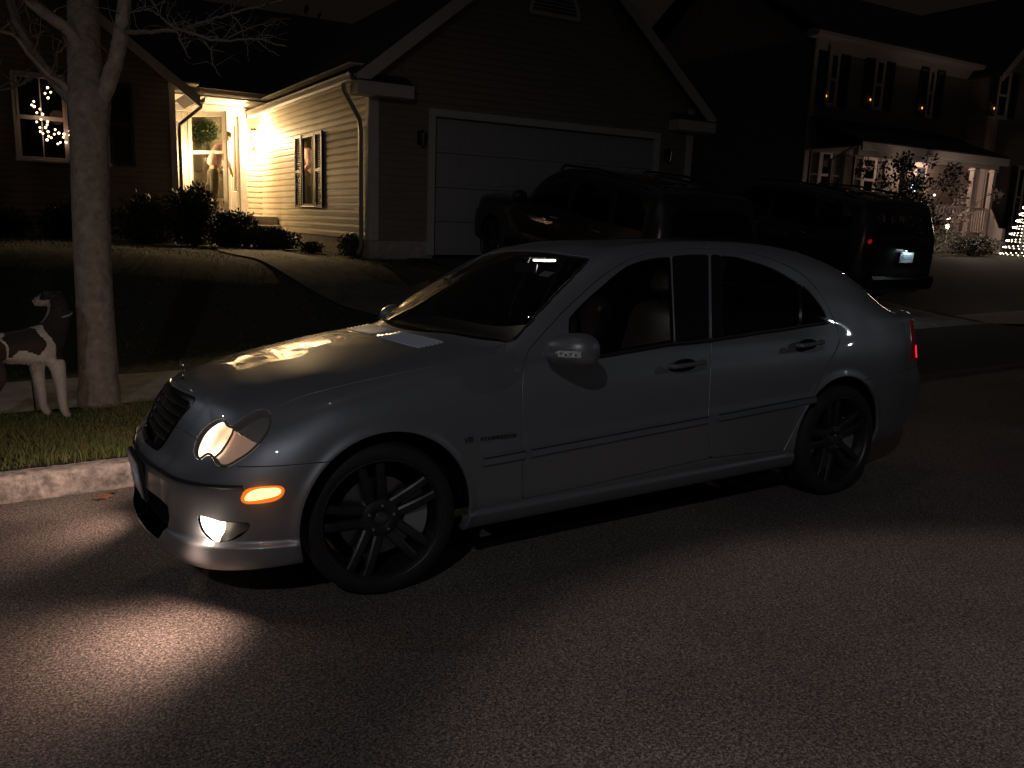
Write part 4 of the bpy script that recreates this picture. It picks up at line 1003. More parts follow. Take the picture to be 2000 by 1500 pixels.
def build_house():
    H = thing('suburban_house', 'single-storey cream house with lit porch, double garage and louvred shutters', 'house', Matrix.Identity(4))
    zb = 1.16; GX1 = 10.42
    eave = float(W_plane(738, 132, 1, GY)[2]); 
    # ---- lit side wall
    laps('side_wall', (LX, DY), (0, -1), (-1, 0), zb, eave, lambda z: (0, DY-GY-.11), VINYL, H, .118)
    g = G(); g.box((LX+.10, (GY+DY)/2, (zb+.4)/2+.13), (.18, DY-GY, zb-.35)); g.box((LX+.11, (GY+DY)/2, (zb+eave)/2), (.16, DY-GY-.02, eave-zb)); g.build('foundation', FOUND, H, smooth=False)
    a = W_plane(597, 402, 0, LX); b = W_plane(619, 262, 0, LX); yc = (a[1]+b[1])/2; ww = abs(a[1]-b[1]); sa = abs(W_plane(583, 300, 0, LX)[1]-a[1]); sb = abs(W_plane(637, 300, 0, LX)[1]-b[1])
    win(H, wall_frame(LX-.015, yc, a[2], '-x'), ww, b[2]-a[2], 1, (True, True), (sa+sb)/2-.05, .5, .035, frame_mat=mat('brown_frame', (.10, .085, .065), rough=.5))
    # ---- garage front with its gable
    AX = (LX+GX1)/2; apex = 6.5; half = AX-LX
    def lim(z):
        if z <= eave+.02: return (.12, GX1-LX-.12)
        t = (z-eave)/(apex-eave); return (half*t, 2*half-half*t)
    dl, dr = float(W_plane(848, 300, 1, GY)[0]), float(W_plane(1276, 300, 1, GY)[0]); dt = 3.17; slabz = .93
    n_low = lambda z: (.12, dl-LX-.02); n_hi = lambda z: (dr-LX+.02, GX1-LX-.12)
    laps('garage_wall', (LX, GY), (1, 0), (0, -1), zb, dt+.1, n_low, VINYL_DIM, H); laps('garage_wall', (LX, GY), (1, 0), (0, -1), zb, dt+.1, n_hi, VINYL_DIM, H)
    laps('gable_wall', (LX, GY), (1, 0), (0, -1), dt+.1, apex, lim, VINYL_DIM, H)
    g = G(); g.box(((LX+dl)/2, GY+.1, zb/2+.2), (dl-LX, .18, zb-.4)); g.build('foundation', FOUND, H, smooth=False); g = G(); g.box(((GX1+dr)/2, GY+.1, zb/2+.2), (GX1-dr, .18, zb-.4)); g.build('foundation', FOUND, H, smooth=False)
    g = G(); g.prism([(LX+.02, GY+.02, zb), (dl, GY+.02, zb), (dl, GY+.02, dt), (dr, GY+.02, dt), (dr, GY+.02, zb), (GX1-.02, GY+.02, zb), (GX1-.02, GY+.02, eave), (AX, GY+.02, apex-.02), (LX+.02, GY+.02, eave)], (0, .1, 0)); g.build('garage_backing', FOUND, H, smooth=False)
    for x in (LX, GX1-.13):
        g = G(); g.box((x+.065, GY-.004, (zb+eave)/2), (.16, .06, eave-zb), None, .004); g.box((x+(.012 if x == LX else .118), GY+.07, (zb+eave)/2), (.06, .13, eave-zb), None, .004); g.build('corner_board', TRIM, H, angle=30)
    g = G(); fw = .12
    g.box((dl-fw/2, GY-.02, (slabz+dt)/2), (fw, .07, dt-slabz), None, .005); g.box((dr+fw/2, GY-.02, (slabz+dt)/2), (fw, .07, dt-slabz), None, .005); g.box(((dl+dr)/2, GY-.02, dt+fw/2), (dr-dl+2*fw, .074, fw), None, .005); g.build('garage_door_frame', TRIM, H, angle=30)
    gd = thing('garage_door', None, None); gd.parent = H; gd.location = ((dl+dr)/2, GY+.09, slabz)
    nrow, ncol = 4, 8; W_ = dr-dl; hh = (dt-slabz)/nrow
    for r_ in range(nrow):
        g = G(); g.box((0, 0, hh*(r_+.5)), (W_-.01, .04, hh-.008), None, .003)
        for c_ in range(ncol):
            cx = -W_/2+W_*(c_+.5)/ncol; g.box((cx, -.022, hh*(r_+.5)), (W_/ncol-.12, .012, hh-.14), None, .005)
        g.build('door_section', mat('door_white', (.30, .29, .29), rough=.5), gd, angle=30)
    g = G(); R_ = .46; n = 22; c = (AX, GY-.045, 5.02)
    g.prism([(c[0]+R_*math.cos(a), c[1], c[2]+R_*math.sin(a)) for a in np.linspace(0, math.pi, n)], (0, .04, 0)); gv = g.build('gable_vent', SHUT, H, smooth=False)
    g = G(); g.tube([(c[0]+(R_+.03)*math.cos(a), c[1], c[2]+(R_+.03)*math.sin(a)) for a in np.linspace(0, math.pi, n)], .035, 8); g.tube([(c[0]-R_-.06, c[1], c[2]), (c[0]+R_+.06, c[1], c[2])], .035, 8)
    for k in range(7): z = .06*k+.04; xx = math.sqrt(max(0, R_**2-z**2)); g.box((c[0], c[1]-.01, c[2]+z), (2*xx, .02, .012))
    g.build('vent_trim', TRIM, gv)
    # ---- garage roof
    ov, ey = .32, .30; sl = (apex-eave)/half; zr = apex+.10
    def rz(x): return zr-abs(x-AX)*sl
    g = G()
    for s in (-1, 1):
        xe = AX+s*(half+ov); g.prism([(AX, GY-ey, rz(AX)), (xe, GY-ey, rz(xe)), (xe, DY+7, rz(xe)), (AX, DY+7, rz(AX))][::s], (0, 0, -.09))
    g.build('roof', SHINGLE, H, smooth=False)
    for s in (-1, 1):
        xe = AX+s*(half+ov); g = G(); g.prism([(AX, GY-ey-.012, rz(AX)-.01), (xe, GY-ey-.012, rz(xe)-.01), (xe, GY-ey-.012, rz(xe)-.25), (AX, GY-ey-.012, rz(AX)-.25)], (0, .03, 0)); g.build('rake_board', TRIM, H, smooth=False)
        # boxed return at the foot of the rake
        g = G(); x0 = AX+s*half; z_ = rz(xe)-.10; g.box((x0+s*(ov-.62)/2+s*.0, GY-ey/2-.02, z_-.10), (.62+ov, ey+.02, .20), None, .01); g.build('eave_return', TRIM, H, angle=30)
        g = G(); g.prism([(x0-s*.60, GY-ey-.03, z_+.01), (xe+s*.03, GY-ey-.03, z_+.01), (xe+s*.03, GY+.02, z_+.17), (x0-s*.60, GY+.02, z_+.17)], (0, 0, -.015)); g.build('return_cap', SHINGLE, H, smooth=False)
    xe = AX-half-ov; zg = rz(xe)
    # soffit, fascia and gutter over the lit wall
    g = G(); g.box(((LX+xe)/2, (GY+DY)/2, eave+.02), (LX-xe, DY-GY, .03)); g.build('soffit', TRIM, H, smooth=False)
    prof = [(0, 0), (0, -.12), (-.07, -.12), (-.10, -.09), (-.105, -.02), (-.125, 0), (-.115, .004), (-.095, -.015), (-.09, -.08), (-.065, -.11), (-.01, -.11), (-.01, 0)]
    g = G(); g.prism([(xe+p[0], GY-ey+.02, zg-.01+p[1]) for p in prof], (0, DY-.55-GY+ey, 0)); g.build('gutter', TRIM, H, smooth=False)
    g = G(); g.tube([(xe-.06, GY+.12, zg-.12), (xe-.05, GY+.12, zg-.22), (LX-.09, GY+.20, zg-.62), (LX-.07, GY+.20, zg-.80), (LX-.065, GY+.20, zb-.1), (LX-.13, GY+.19, zb-.24)], .036, 8); g.build('downspout', mat('brown_spout', (.16, .13, .10), rough=.4), H)
    # ---- door wall under the porch roof
    fl = float(W_plane(470, 420, 1, DY)[2]); top = float(W_plane(440, 205, 1, DY)[2])
    laps('porch_wall', (1.5, DY), (1, 0), (0, -1), fl-.3, top+.55, lambda z: (0, LX-1.5), VINYL, H, .118)
    g = G(); g.box((2.4, DY+.12, 2.6), (2.8, .2, 3.4)); g.build('porch_backing', FOUND, H, smooth=False)
    X = lambda px, py=320, y=DY: float(W_plane(px, py, 1, y)[0])
    sx = [X(346), X(368), X(431), X(441), X(449), X(466), X(480)]
    ztop = float(W_plane(440, 214, 1, DY)[2])
    surround = G(); 
    surround.box(((X(338)+sx[6])/2, DY-.05, ztop-.05), (sx[6]-X(338), .10, .14), None, .01)
    surround.box(((X(338)+sx[6])/2, DY-.07, ztop+.04), (sx[6]-X(338)+.06, .15, .05), None, .01)
    for a_, b_ in ((X(338), X(342)), (X(358), sx[1]), (sx[3], sx[4]), (sx[5]+.01, sx[6])): surround.box(((a_+b_)/2, DY-.045, (fl+ztop)/2-.06), (b_-a_, .09, ztop-fl-.13), None, .01)
    es = surround.build('door_surround', TRIM, H, angle=30)
    for (a_, b_) in ((X(342), X(358)), (sx[4], sx[5])):
        sl_ = G(); sl_.box(((a_+b_)/2, DY-.02, fl+.26), (b_-a_, .05, .52), None, .01); sl_.box(((a_+b_)/2, DY-.02, ztop-.22), (b_-a_, .05, .20), None, .01)
        for x in (a_+.03, b_-.03): sl_.box((x, DY-.02, (fl+ztop)/2), (.06, .048, ztop-fl-.3), None, .005)
        so = sl_.build('sidelight', TRIM, H, angle=30)
        g = G(); g.box(((a_+b_)/2, DY-.012, (fl+ztop)/2+.05), (b_-a_-.1, .01, ztop-fl-.75)); g.build('frosted_pane', mat('frosted', (.30, .29, .25), rough=.3), so, smooth=False)
    # main door
    dw = sx[2]-sx[1]+.14; g = G(); g.box(((sx[1]+sx[2])/2+.03, DY-.03, (fl+ztop)/2-.06), (dw, .05, ztop-fl-.15)); md = g.build('front_door', mat('door_green_grey', (.085, .078, .055), rough=.5), H, smooth=False)
    for zz, hh_ in ((fl+.45, .62), (fl+1.35, .85)):
        for k in (-1, 1):
            g = G(); g.box(((sx[1]+sx[2])/2+.03+k*.22, DY-.06, zz), (.30, .02, hh_), None, .006); g.build('door_panel', MATS['door_green_grey'], md, angle=30)
    g = G(); g.ball((sx[2]+.02, DY-.10, fl+.95), .032, 12, 8); g.build('door_knob', CHROME, md)
    # storm door, ajar, hinged at the left
    hx = sx[1]+.01; ed = W_plane(444, 300, 1, DY-1.02); sw_ = math.hypot(ed[0]-hx, .89); an = math.atan2(-.89, ed[0]-hx); sd = thing('storm_door', None, None); sd.parent = H; sd.matrix_local = Matrix.Translation((hx, DY-.13, fl+.02)) @ Matrix.Rotation(an, 4, 'Z')
    hh_ = ztop-fl-.16; zc_ = float(W_plane(400, 300, 1, DY-.4)[2])-fl
    g = G()
    for x in (.04, sw_-.06): g.box((x, 0, hh_/2), (.08 if x < .1 else .12, .035, hh_), None, .005)
    for z, t in ((.10, .20), (hh_-.05, .10), (zc_, .07)): g.box((sw_/2, 0, z), (sw_-.16, .033, t), None, .005)
    g.build('door_frame', TRIM, sd, angle=30)
    g = G(); g.box((sw_/2, 0, (zc_+hh_)/2), (sw_-.17, .005, hh_-zc_-.1)); g.box((sw_/2, 0, zc_/2+.08), (sw_-.17, .005, zc_-.2)); g.build('storm_pane', glass('storm_glass', (.80, .80, .79), gloss=.08, ior=1.04), sd, smooth=False)
    g = G(); g.tube([(sw_-.06, -.03, zc_-.02), (sw_-.06, -.06, zc_-.02), (sw_-.06, -.06, zc_-.16), (sw_-.06, -.03, zc_-.16)], .008, 8); g.build('handle', CHROME, sd)
    # porch roof: soffit, fascia, gutter, slope
    zs = float(W_plane(440, 207, 1, DY-.05)[2]); ze = zs+.02; ye = DY-1.25
    g = G(); g.box(((1.0+LX)/2, (ye+DY)/2, zs+.02), (LX-1.0+.1, DY-ye, .03)); g.build('porch_soffit', TRIM, H, smooth=False)
    g = G(); g.prism([(1.2, ye+p[0], zs+.16+p[1]) for p in prof], (LX-1.2-.05, 0, 0)); g.build('porch_gutter', TRIM, H, smooth=False)
    g = G(); g.prism([(1.0, ye-.05, zs+.17), (LX+.4, ye-.05, zs+.17), (LX+.4, DY+3.4, zs+2.6), (1.0, DY+3.4, zs+2.6)], (0, 0, -.08)); g.build('porch_roof', SHINGLE, H, smooth=False)
    # porch slab and steps
    x_end = 3.70; y_s = float(W_plane(546, 440, 0, LX)[1])
    g = G(); g.box(((1.72+x_end)/2, (y_s+DY)/2, fl/2+.25), (x_end-1.72, DY-y_s, fl-.5), None, .015); g.build('porch_slab', FOUND, H, angle=30)
    g = G(); g.box((2.9, y_s-.17, fl/2+.16), (1.55, .33, fl-.5-.18), None, .015); g.build('step', FOUND, H, angle=30)
    # ---- left wing
    xw = float(W_plane(345, 300, 1, WY)[0]); wb = 1.2; we = float(W_plane(345, 163, 1, WY)[2]); WX0 = xw-6.6; wm = (xw+WX0)/2; wa = we+2.5; wh = xw-wm
    def lim2(z):
        if z <= we+.02: return (0, 2*wh-.1)
        t = (z-we)/(wa-we); return (wh*t, 2*wh-wh*t)
    laps('wing_wall', (WX0, WY), (1, 0), (0, -1), wb, wa, lim2, VINYL_DIM, H)
    g = G(); g.prism([(WX0, WY+.02, .6), (xw-.02, WY+.02, .6), (xw-.02, WY+.02, we), (wm, WY+.02, wa-.03), (WX0, WY+.02, we)], (0, .12, 0)); g.build('wing_backing', FOUND, H, smooth=False)
    laps('wing_side_wall', (xw, WY), (0, 1), (1, 0), wb, we, lambda z: (.08, DY-WY), VINYL, H)
    g = G(); g.box((xw-.05, WY-.006, (wb+we)/2), (.12, .06, we-wb), None, .004); g.build('corner_board', TRIM, H, angle=30)
    zr2 = wa+.10; s2 = (wa-we)/wh; rz2 = lambda x: zr2-abs(x-wm)*s2; g = G(); ov2 = .42
    for s in (-1, 1):
        xe2 = wm+s*(wh+ov2); g.prism([(wm, WY-.32, rz2(wm)), (xe2, WY-.32, rz2(xe2)), (xe2, DY+5, rz2(xe2)), (wm, DY+5, rz2(wm))][::s], (0, 0, -.09))
    g.build('roof', SHINGLE, H, smooth=False)
    for s in (-1, 1):
        xe2 = wm+s*(wh+ov2); g = G(); g.prism([(wm, WY-.332, rz2(wm)-.01), (xe2, WY-.332, rz2(xe2)-.01), (xe2, WY-.332, rz2(xe2)-.22), (wm, WY-.332, rz2(wm)-.22)], (0, .03, 0)); g.build('rake_board', TRIM, H, smooth=False)
    xe2 = wm+wh+ov2; g = G(); g.box(((xw+xe2)/2, (WY-.3+DY)/2, we+.0), (xe2-xw, DY-WY+.3, .03)); g.build('soffit', TRIM, H, smooth=False)
    g = G(); g.prism([(xe2-p[0], WY-.3, rz2(xe2)-.01+p[1]) for p in prof], (0, 1.0, 0)); g.build('gutter', TRIM, H, smooth=False)
    g = G(); g.tube([(xe2+.05, WY-.2, rz2(xe2)-.12), (xe2+.04, WY-.18, rz2(xe2)-.20), (xw+.07, WY-.05, rz2(xe2)-.55), (xw+.06, WY-.05, rz2(xe2)-.7), (xw+.06, WY-.05, wb-.1)], .034, 8); g.build('downspout', MATS['brown_spout'], H)
    a = W_plane(40, 308, 1, WY); b = W_plane(122, 155, 1, WY); c2 = W_plane(208, 308, 1, WY)
    hw_ = (b[0]-a[0]); win(H, wall_frame((a[0]+b[0])/2, WY-.012, a[2], '-y'), hw_, b[2]-a[2], 2, (False, False), .4, 0, .07, 2)
    win(H, wall_frame((b[0]+.1+c2[0])/2, WY-.012, a[2], '-y'), c2[0]-b[0]-.1, b[2]-a[2], 2, (False, True), .42, 0, .07, 2)
    # main roof behind, mostly black against the sky
    g = G(); g.prism([(-8, DY+1.5, 4.4), (18, DY+1.5, 4.4), (18, DY+6, 7.2), (-8, DY+6, 7.2)], (0, 0, -.1)); g.build('main_roof', SHINGLE, H, smooth=False)
    g = G(); g.box((3, DY+6, 2.5), (18, 6, 4.2)); g.build('main_body', VINYL_DIM, H, smooth=False)
    # ---- separate things on the house
    # lantern
    p = W_plane(497, 268, 1, DY-.12); L_ = thing('wall_lantern', 'glowing wall lantern above the house number beside the front door', 'lantern', Matrix.Translation((p[0], DY-.05, p[2])))
    g = G(); g.box((0, .02, .06), (.11, .03, .26), None, .01); g.tube([(0, 0, .13), (0, -.06, .19), (0, -.12, .17)], .010, 8); g.lathe([(0, .20), (.03, .17), (.075, .13), (.08, .12), (0, .12)], 8, Matrix.Translation((0, -.12, 0)) @ Matrix.Rotation(math.pi/2, 4, 'X') @ Matrix.Diagonal((1, 1, -1, 1)) if False else Matrix.Translation((0, -.12, 0)) @ Matrix.Rotation(math.pi/2, 4, 'X'), closed=False)
    for k in range(6):
        a_ = k*math.pi/3; g.tube([(.07*math.cos(a_), -.12+.07*math.sin(a_), .12), (.045*math.cos(a_), -.12+.045*math.sin(a_), -.10)], .005, 5)
    g.ball((0, -.12, -.11), (.045, .045, .02), 10, 6)
    g.build('lantern_cage', mat('lantern_bronze', (.05, .04, .03), rough=.4, metal=.7), L_)
    g = G(); g.lathe([(.042, -.10), (.066, .115), (0, .115), (0, -.10)], 12, Matrix.Translation((0, -.12, 0)) @ Matrix.Rotation(math.pi/2, 4, 'X') , closed=False); gb = g.build('lantern_glass', glow('lantern_light', (1, .72, .36), 60.), L_)
    lamp('porch_light', 'POINT', (float(W_plane(334, 260, 1, DY-.4)[0]), DY-.4, p[2]-.55), 95, (1, .68, .34), .06)
    lb = lamp('lantern_bulb', 'POINT', (0, 0, 0), 400, (1, .68, .34), .06); lb.parent = L_; lb.location = (0, -.22, 0.0)
    # number
    q = W_plane(493.5, 291, 1, DY-.06)
    t = txt('house_number', '64', .13, mat('number_black', (.02, .02, .02), rough=.5), Matrix.Translation((q[0], DY-.05, q[2])) @ FACE_NY, None, .006)
    g = G(); g.box((q[0], DY-.028, q[2]), (.30, .02, .15), None, .005); o = g.build('number_plaque', TRIM, H, angle=30); tag(t, "black house number 64 under the glowing lantern", 'house number')
    # wreath
    q = W_plane(400, 256, 1, DY-.10); wr = thing('door_wreath', 'round green wreath hanging on the front door behind the glass', 'wreath', Matrix.Translation((q[0], DY-.12, q[2])))
    V = []; F = []; r = np.random.default_rng(5)
    for i in range(2600):
        a_ = r.uniform(0, 2*math.pi); rr = .17+r.normal()*.06; c_ = np.array([rr*math.cos(a_), r.normal()*.03, rr*math.sin(a_)]); d = r.normal(size=3); d /= np.linalg.norm(d); e = np.cross(d, r.normal(size=3)); e /= np.linalg.norm(e); k = len(V)
        V += [tuple(c_), tuple(c_+d*.03+e*.009), tuple(c_+d*.055), tuple(c_+d*.03-e*.009)]; F.append((k, k+1, k+2, k+3))
    mesh_ob('foliage', V, F, mat('wreath_green', (.022, .05, .010), rough=.7, noise=.4, nscale=30), wr, False)
    g = G(); g.tube([(0, 0, .20), (0, .02, .42)], .004, 5); g.build('hanger', SHUT, wr)
    g = G()
    for k in range(2): g.ball(((-1)**k*.035, -.05, -.0), (.03, .014, .022), 10, 6)
    g.build('bow', mat('bow_pale', (.22, .17, .12), rough=.6), wr)
    # stool
    q = W_plane(419, 400, 1, DY-.75); sx_ = q[0]; st = thing('porch_stool', 'small pale stool with splayed legs standing on the porch below the person', 'stool', Matrix.Translation((sx_, DY-.95, fl)))
    g = G(); g.box((0, 0, .31), (.27, .24, .045), None, .01); g.build('seat', mat('stool_cream', (.55, .50, .40), rough=.5), st, angle=30)
    for a_ in (-1, 1):
        for b_ in (-1, 1): g = G(); g.tube([(a_*.09, b_*.08, .29), (a_*.115, b_*.10, 0)], [.022, .017], 8); g.build('leg', MATS['stool_cream'], st)
    return H, fl, sx
HOUSE, PORCH_Z, DOORX = build_house()
# ---- garage lanterns, unlit
for px, py, lab in ((824, 272, 'unlit black wall lantern beside the garage door, next to the lit siding'), (1303, 305, 'unlit black wall lantern beside the garage door, above the dark cars')):
    p = W_plane(px, py, 1, GY-.1); L_ = thing('wall_lantern', lab, 'lantern', Matrix.Translation((p[0], GY-.03, p[2])), 'unlit garage lanterns')
    g = G(); g.box((0, 0, .03), (.10, .03, .22), None, .008); g.tube([(0, -.01, .10), (0, -.08, .15), (0, -.11, .12)], .009, 6); g.lathe([(0, .14), (.07, .09), (.07, .08), (.04, -.10), (0, -.12)], 8, Matrix.Translation((0, -.11, 0)) @ Matrix.Rotation(math.pi/2, 4, 'X'), closed=False); g.build('lantern_body', MATS['lantern_bronze'], L_)
# ================================================================= the two-storey neighbour across the drive
def candle(M, lab):
    c = thing('window_candle', lab, 'candle', M, 'electric candles in the windows')
    g = G(); g.lathe([(0, 0), (.035, 0), (.035, .012), (.011, .02), (.011, .15), (0, .15)], 10, Matrix.Rotation(math.pi/2, 4, 'X') @ Matrix.Diagonal((1, 1, -1, 1)) if False else Matrix.Rotation(math.pi/2, 4, 'X'), closed=False); g.build('candle_stick', mat('candle_ivory', (.5, .45, .35), rough=.6), c)
    g = G(); g.ball((0, 0, .185), (.020, .020, .036), 8, 6); g.build('flame_bulb', glow('candle_glow', (1, .38, .05), 2.2), c)
def build_colonial():
    RY = 13.25
    H = thing('colonial_house', 'two-storey pale house with dark shutters, candles in its windows and a railed porch', 'house', Matrix.Identity(4))
    V3 = mat('grey_vinyl', (.20, .175, .16), rough=.6, noise=.06, nscale=2); TR = mat('colonial_trim', (.48, .43, .40), rough=.5); SH2 = mat('colonial_shutter', (.035, .03, .032), rough=.5)
    P = lambda px, py, y=RY: W_plane(px, py, 1, y)
    x0 = float(P(1572, 300)[0]); x1 = float(P(1892, 300)[0]); zb = 1.75; ze = float(P(1740, 106)[2]); PX = 1.75
    laps('front_wall', (x0, RY), (1, 0), (0, -1), zb, ze, lambda z: (.12, x1-x0), V3, H, .15)
    laps('side_wall', (x0, RY+8), (0, -1), (-1, 0), zb, ze, lambda z: (0, 7.9), V3, H, .15)
    g = G(); g.box(((x0+x1)/2+.05, RY+4, (.6+ze)/2), (x1-x0-.1, 7.9, ze-.6)); g.prism([(x0+.05, RY+.05, ze), (x0+.05, RY+7.9, ze), (x0+.05, RY+4.2, ze+2.75)], (.1, 0, 0)); g.build('main_body', FOUND, H, smooth=False)
    g = G(); g.box((x0+.06, RY-.006, (zb+ze)/2), (.18, .06, ze-zb)); g.build('corner_board', TR, H, smooth=False)
    g = G(); g.box(((x0+x1)/2, RY-.02, zb/2+.3), (x1-x0, .1, zb-.62)); g.build('foundation', FOUND, H, smooth=False)
    # eave, frieze and roof
    g = G(); g.box(((x0+x1)/2-.15, RY-.20, ze+.10), (x1-x0+.5, .42, .20), None, .02); g.box(((x0+x1)/2, RY-.03, ze-.14), (x1-x0, .05, .28)); g.build('eave', TR, H, angle=30)
    g = G(); g.prism([(x0-.4, RY-.42, ze+.21), (x1+9, RY-.42, ze+.21), (x1+9, RY+4.2, ze+2.9), (x0-.4, RY+4.2, ze+2.9)], (0, 0, -.08)); g.prism([(x0-.4, RY+8.8, ze+.21), (x1+9, RY+8.8, ze+.21), (x1+9, RY+4.2, ze+2.9), (x0-.4, RY+4.2, ze+2.9)][::-1], (0, 0, -.08)); g.build('roof', SHINGLE, H, smooth=False)
    # wing that comes forward on the right
    wx = float(W_plane(1926, 200, 1, RY-.55)[0]); wy = RY-.9; wzt = float(W_plane(1930, 128, 1, wy)[2]); we_ = wx+6.4; wa = wzt+2.9; hf = 3.2
    def lim(z):
        if z <= wzt: return (.12, 6.4)
        t = (z-wzt)/(wa-wzt); return (hf*t, 6.4-hf*t)
    laps('wing_wall', (wx, wy), (1, 0), (0, -1), zb, wa, lim, V3, H, .15)
    laps('wing_side', (wx, RY), (0, -1), (-1, 0), zb, wzt, lambda z: (0, .8), V3, H, .15)
    g = G(); g.box((wx+3.25, wy+3.1, (.6+wzt)/2), (6.3, 6.1, wzt-.6)); g.prism([(wx+.05, wy+.05, wzt), (wx+6.35, wy+.05, wzt), (wx+3.2, wy+.05, wa-.05)], (0, 5, 0)); g.build('wing_body', FOUND, H, smooth=False)
    g = G(); g.box((wx+.08, wy-.006, (zb+wzt)/2), (.20, .06, wzt-zb)); g.box((wx-.03, wy+.10, (zb+wzt)/2), (.06, .18, wzt-zb)); g.build('corner_board', TR, H, smooth=False)
    s2 = (wa-wzt)/hf
    for s in (-1, 1):
        xm = wx+3.2; xe = xm+s*3.55; g = G(); g.prism([(xm, wy-.33, wa+.1), (xe, wy-.33, wa+.1-3.55*s2), (xe, wy-.33, wa-.14-3.55*s2), (xm, wy-.33, wa-.14)], (0, .05, 0)); g.build('rake_board', TR, H, smooth=False)
        g = G(); g.prism([(xm, wy-.28, wa+.1), (xe, wy-.28, wa+.1-3.55*s2), (xe, RY+6, wa+.1-3.55*s2), (xm, RY+6, wa+.1)][::s], (0, 0, -.08)); g.build('roof', SHINGLE, H, smooth=False)
    # windows upstairs
    cds = []
    for k, (a, b, t, bo) in enumerate(((1610, 1638, 108, 203), (1699, 1727, 122, 210), (1803, 1826, 138, 226))):
        A_ = P(a, bo); B_ = P(b, t); w_ = B_[0]-A_[0]; win(H, wall_frame((A_[0]+B_[0])/2, RY-.02, A_[2], '-y'), w_-.1, B_[2]-A_[2], 2, (True, True), .42, .45, .09, 1, TR, SH2); cds.append(((A_[0]+B_[0])/2, RY-.10, A_[2]+.02))
    for k, (a, b, t, bo) in enumerate(((1592, 1623, 300, 384), (1676, 1710, 312, 391))):
        A_ = P(a, bo); B_ = P(b, t); w_ = B_[0]-A_[0]; win(H, wall_frame((A_[0]+B_[0])/2, RY-.02, A_[2], '-y'), w_-.12, B_[2]-A_[2], 2, (True, True), .40, .35, .10, 1, TR, SH2); cds.append(((A_[0]+B_[0])/2, RY-.10, A_[2]+.02))
    A_ = W_plane(1940, 226, 1, wy); B_ = W_plane(1972, 148, 1, wy); win(H, wall_frame((A_[0]+B_[0])/2, wy-.02, A_[2], '-y'), B_[0]-A_[0]-.08, B_[2]-A_[2], 2, (True, True), .42, .3, .09, 1, TR, SH2); cds.append((A_[0]+.14, wy-.10, A_[2]+.02))
    for (px, (x, y, z)), lab in zip(zip((1613, 1700, 1803, 1595, 1681, 1944), cds), ('amber candle in the upstairs window farthest from the porch', 'amber candle in the middle upstairs window', 'amber candle in the upstairs window nearest the gabled wing', 'amber candle in the lower window at the corner farthest from the porch', 'amber candle in the lower window beside the little tree', 'amber candle in the window of the gabled wing')):
        xx = W_plane(px, 200, 1, y)[0]; candle(Matrix.Translation((xx, y+.01, z)), lab)
    for px, t, bo in ((1986, 330, 440),):
        A_ = W_plane(px-14, bo, 1, wy); B_ = W_plane(px+14, t, 1, wy); win(H, wall_frame((A_[0]+B_[0])/2, wy-.02, A_[2], '-y'), B_[0]-A_[0], B_[2]-A_[2], 2, (True, True), .42, .3, .09, 1, TR, SH2)
    # porch: roof, posts, floor, rail
    py_ = RY-PX; pf = float(W_plane(1900, 462, 1, py_)[2]); pz = float(W_plane(1800, 300, 1, py_)[2]); rx1 = float(W_plane(1968, 322, 1, py_-.3)[0])
    xa = x0-.25
    g = G(); g.prism([(xa, py_-.35, pz+.12), (rx1, py_-.35, pz+.12), (rx1-.3, RY, pz+.95), (xa+.3, RY, pz+.95)], (0, 0, -.07)); g.build('porch_roof', SHINGLE, H, smooth=False)
    g = G(); g.box(((xa+rx1)/2, py_-.33, pz-.02), (rx1-xa, .06, .22), None, .01); g.box(((xa+rx1)/2, py_-.05, pz-.12), (rx1-xa-.3, .18, .24)); g.build('porch_fascia', TR, H, angle=30)
    g = G(); g.box(((xa+rx1)/2, (py_+RY)/2-.1, pz-.02), (rx1-xa-.1, PX-.1, .03)); g.build('porch_ceiling', TR, H, smooth=False)
    px0 = float(W_plane(1745, 400, 1, py_)[0])
    xr = float(W_plane(1928, 400, 1, py_)[0])
    g = G(); g.box(((px0+xr)/2+.1, (py_+RY)/2, pf-.06), (xr-px0+.4, PX, .12), None, .01); g.build('porch_floor', TR, H, angle=30)
    g = G(); g.box(((px0+xr)/2+.1, py_+.06, (pf+.8)/2-.1), (xr-px0+.3, .05, pf-.82)); g.build('porch_skirt', TR, H, smooth=False)
    for px in (1640, 1758, 1893, 1931):
        q = W_plane(px, 400, 1, py_+.08); g = G(); wd = .15; zlo = pf if px > 1700 else 1.1
        g.box((q[0], py_+.08, (zlo+pz)/2-.1), (wd, wd, pz-zlo-.1), None, .01); g.box((q[0], py_+.08, pz-.28), (wd+.07, wd+.07, .06), None, .01); g.box((q[0], py_+.08, zlo+.08), (wd+.06, wd+.06, .16), None, .01); g.build('porch_post', TR, H, angle=30)
    # door with a lit wreath garland
    q0 = P(1768, 440); q1 = P(1810, 318); g = G(); g.box(((q0[0]+q1[0])/2, RY-.03, (pf+q1[2])/2), (q1[0]-q0[0], .10, q1[2]-pf), None, .01); dr_ = g.build('door_frame', TR, H, angle=30)
    g = G(); g.box(((q0[0]+q1[0])/2, RY-.085, (pf+q1[2])/2-.08), (q1[0]-q0[0]-.3, .02, q1[2]-pf-.18), None, .005); g.build('front_door', mat('door_dark', (.06, .07, .075), rough=.4), dr_, angle=30)
    q2 = P(1880, 440); g = G(); g.box((q2[0]-.1, RY-.03, (pf+q1[2])/2), (.55, .06, q1[2]-pf-.2), None, .01); g.build('wall_panel', TR, H, angle=30)
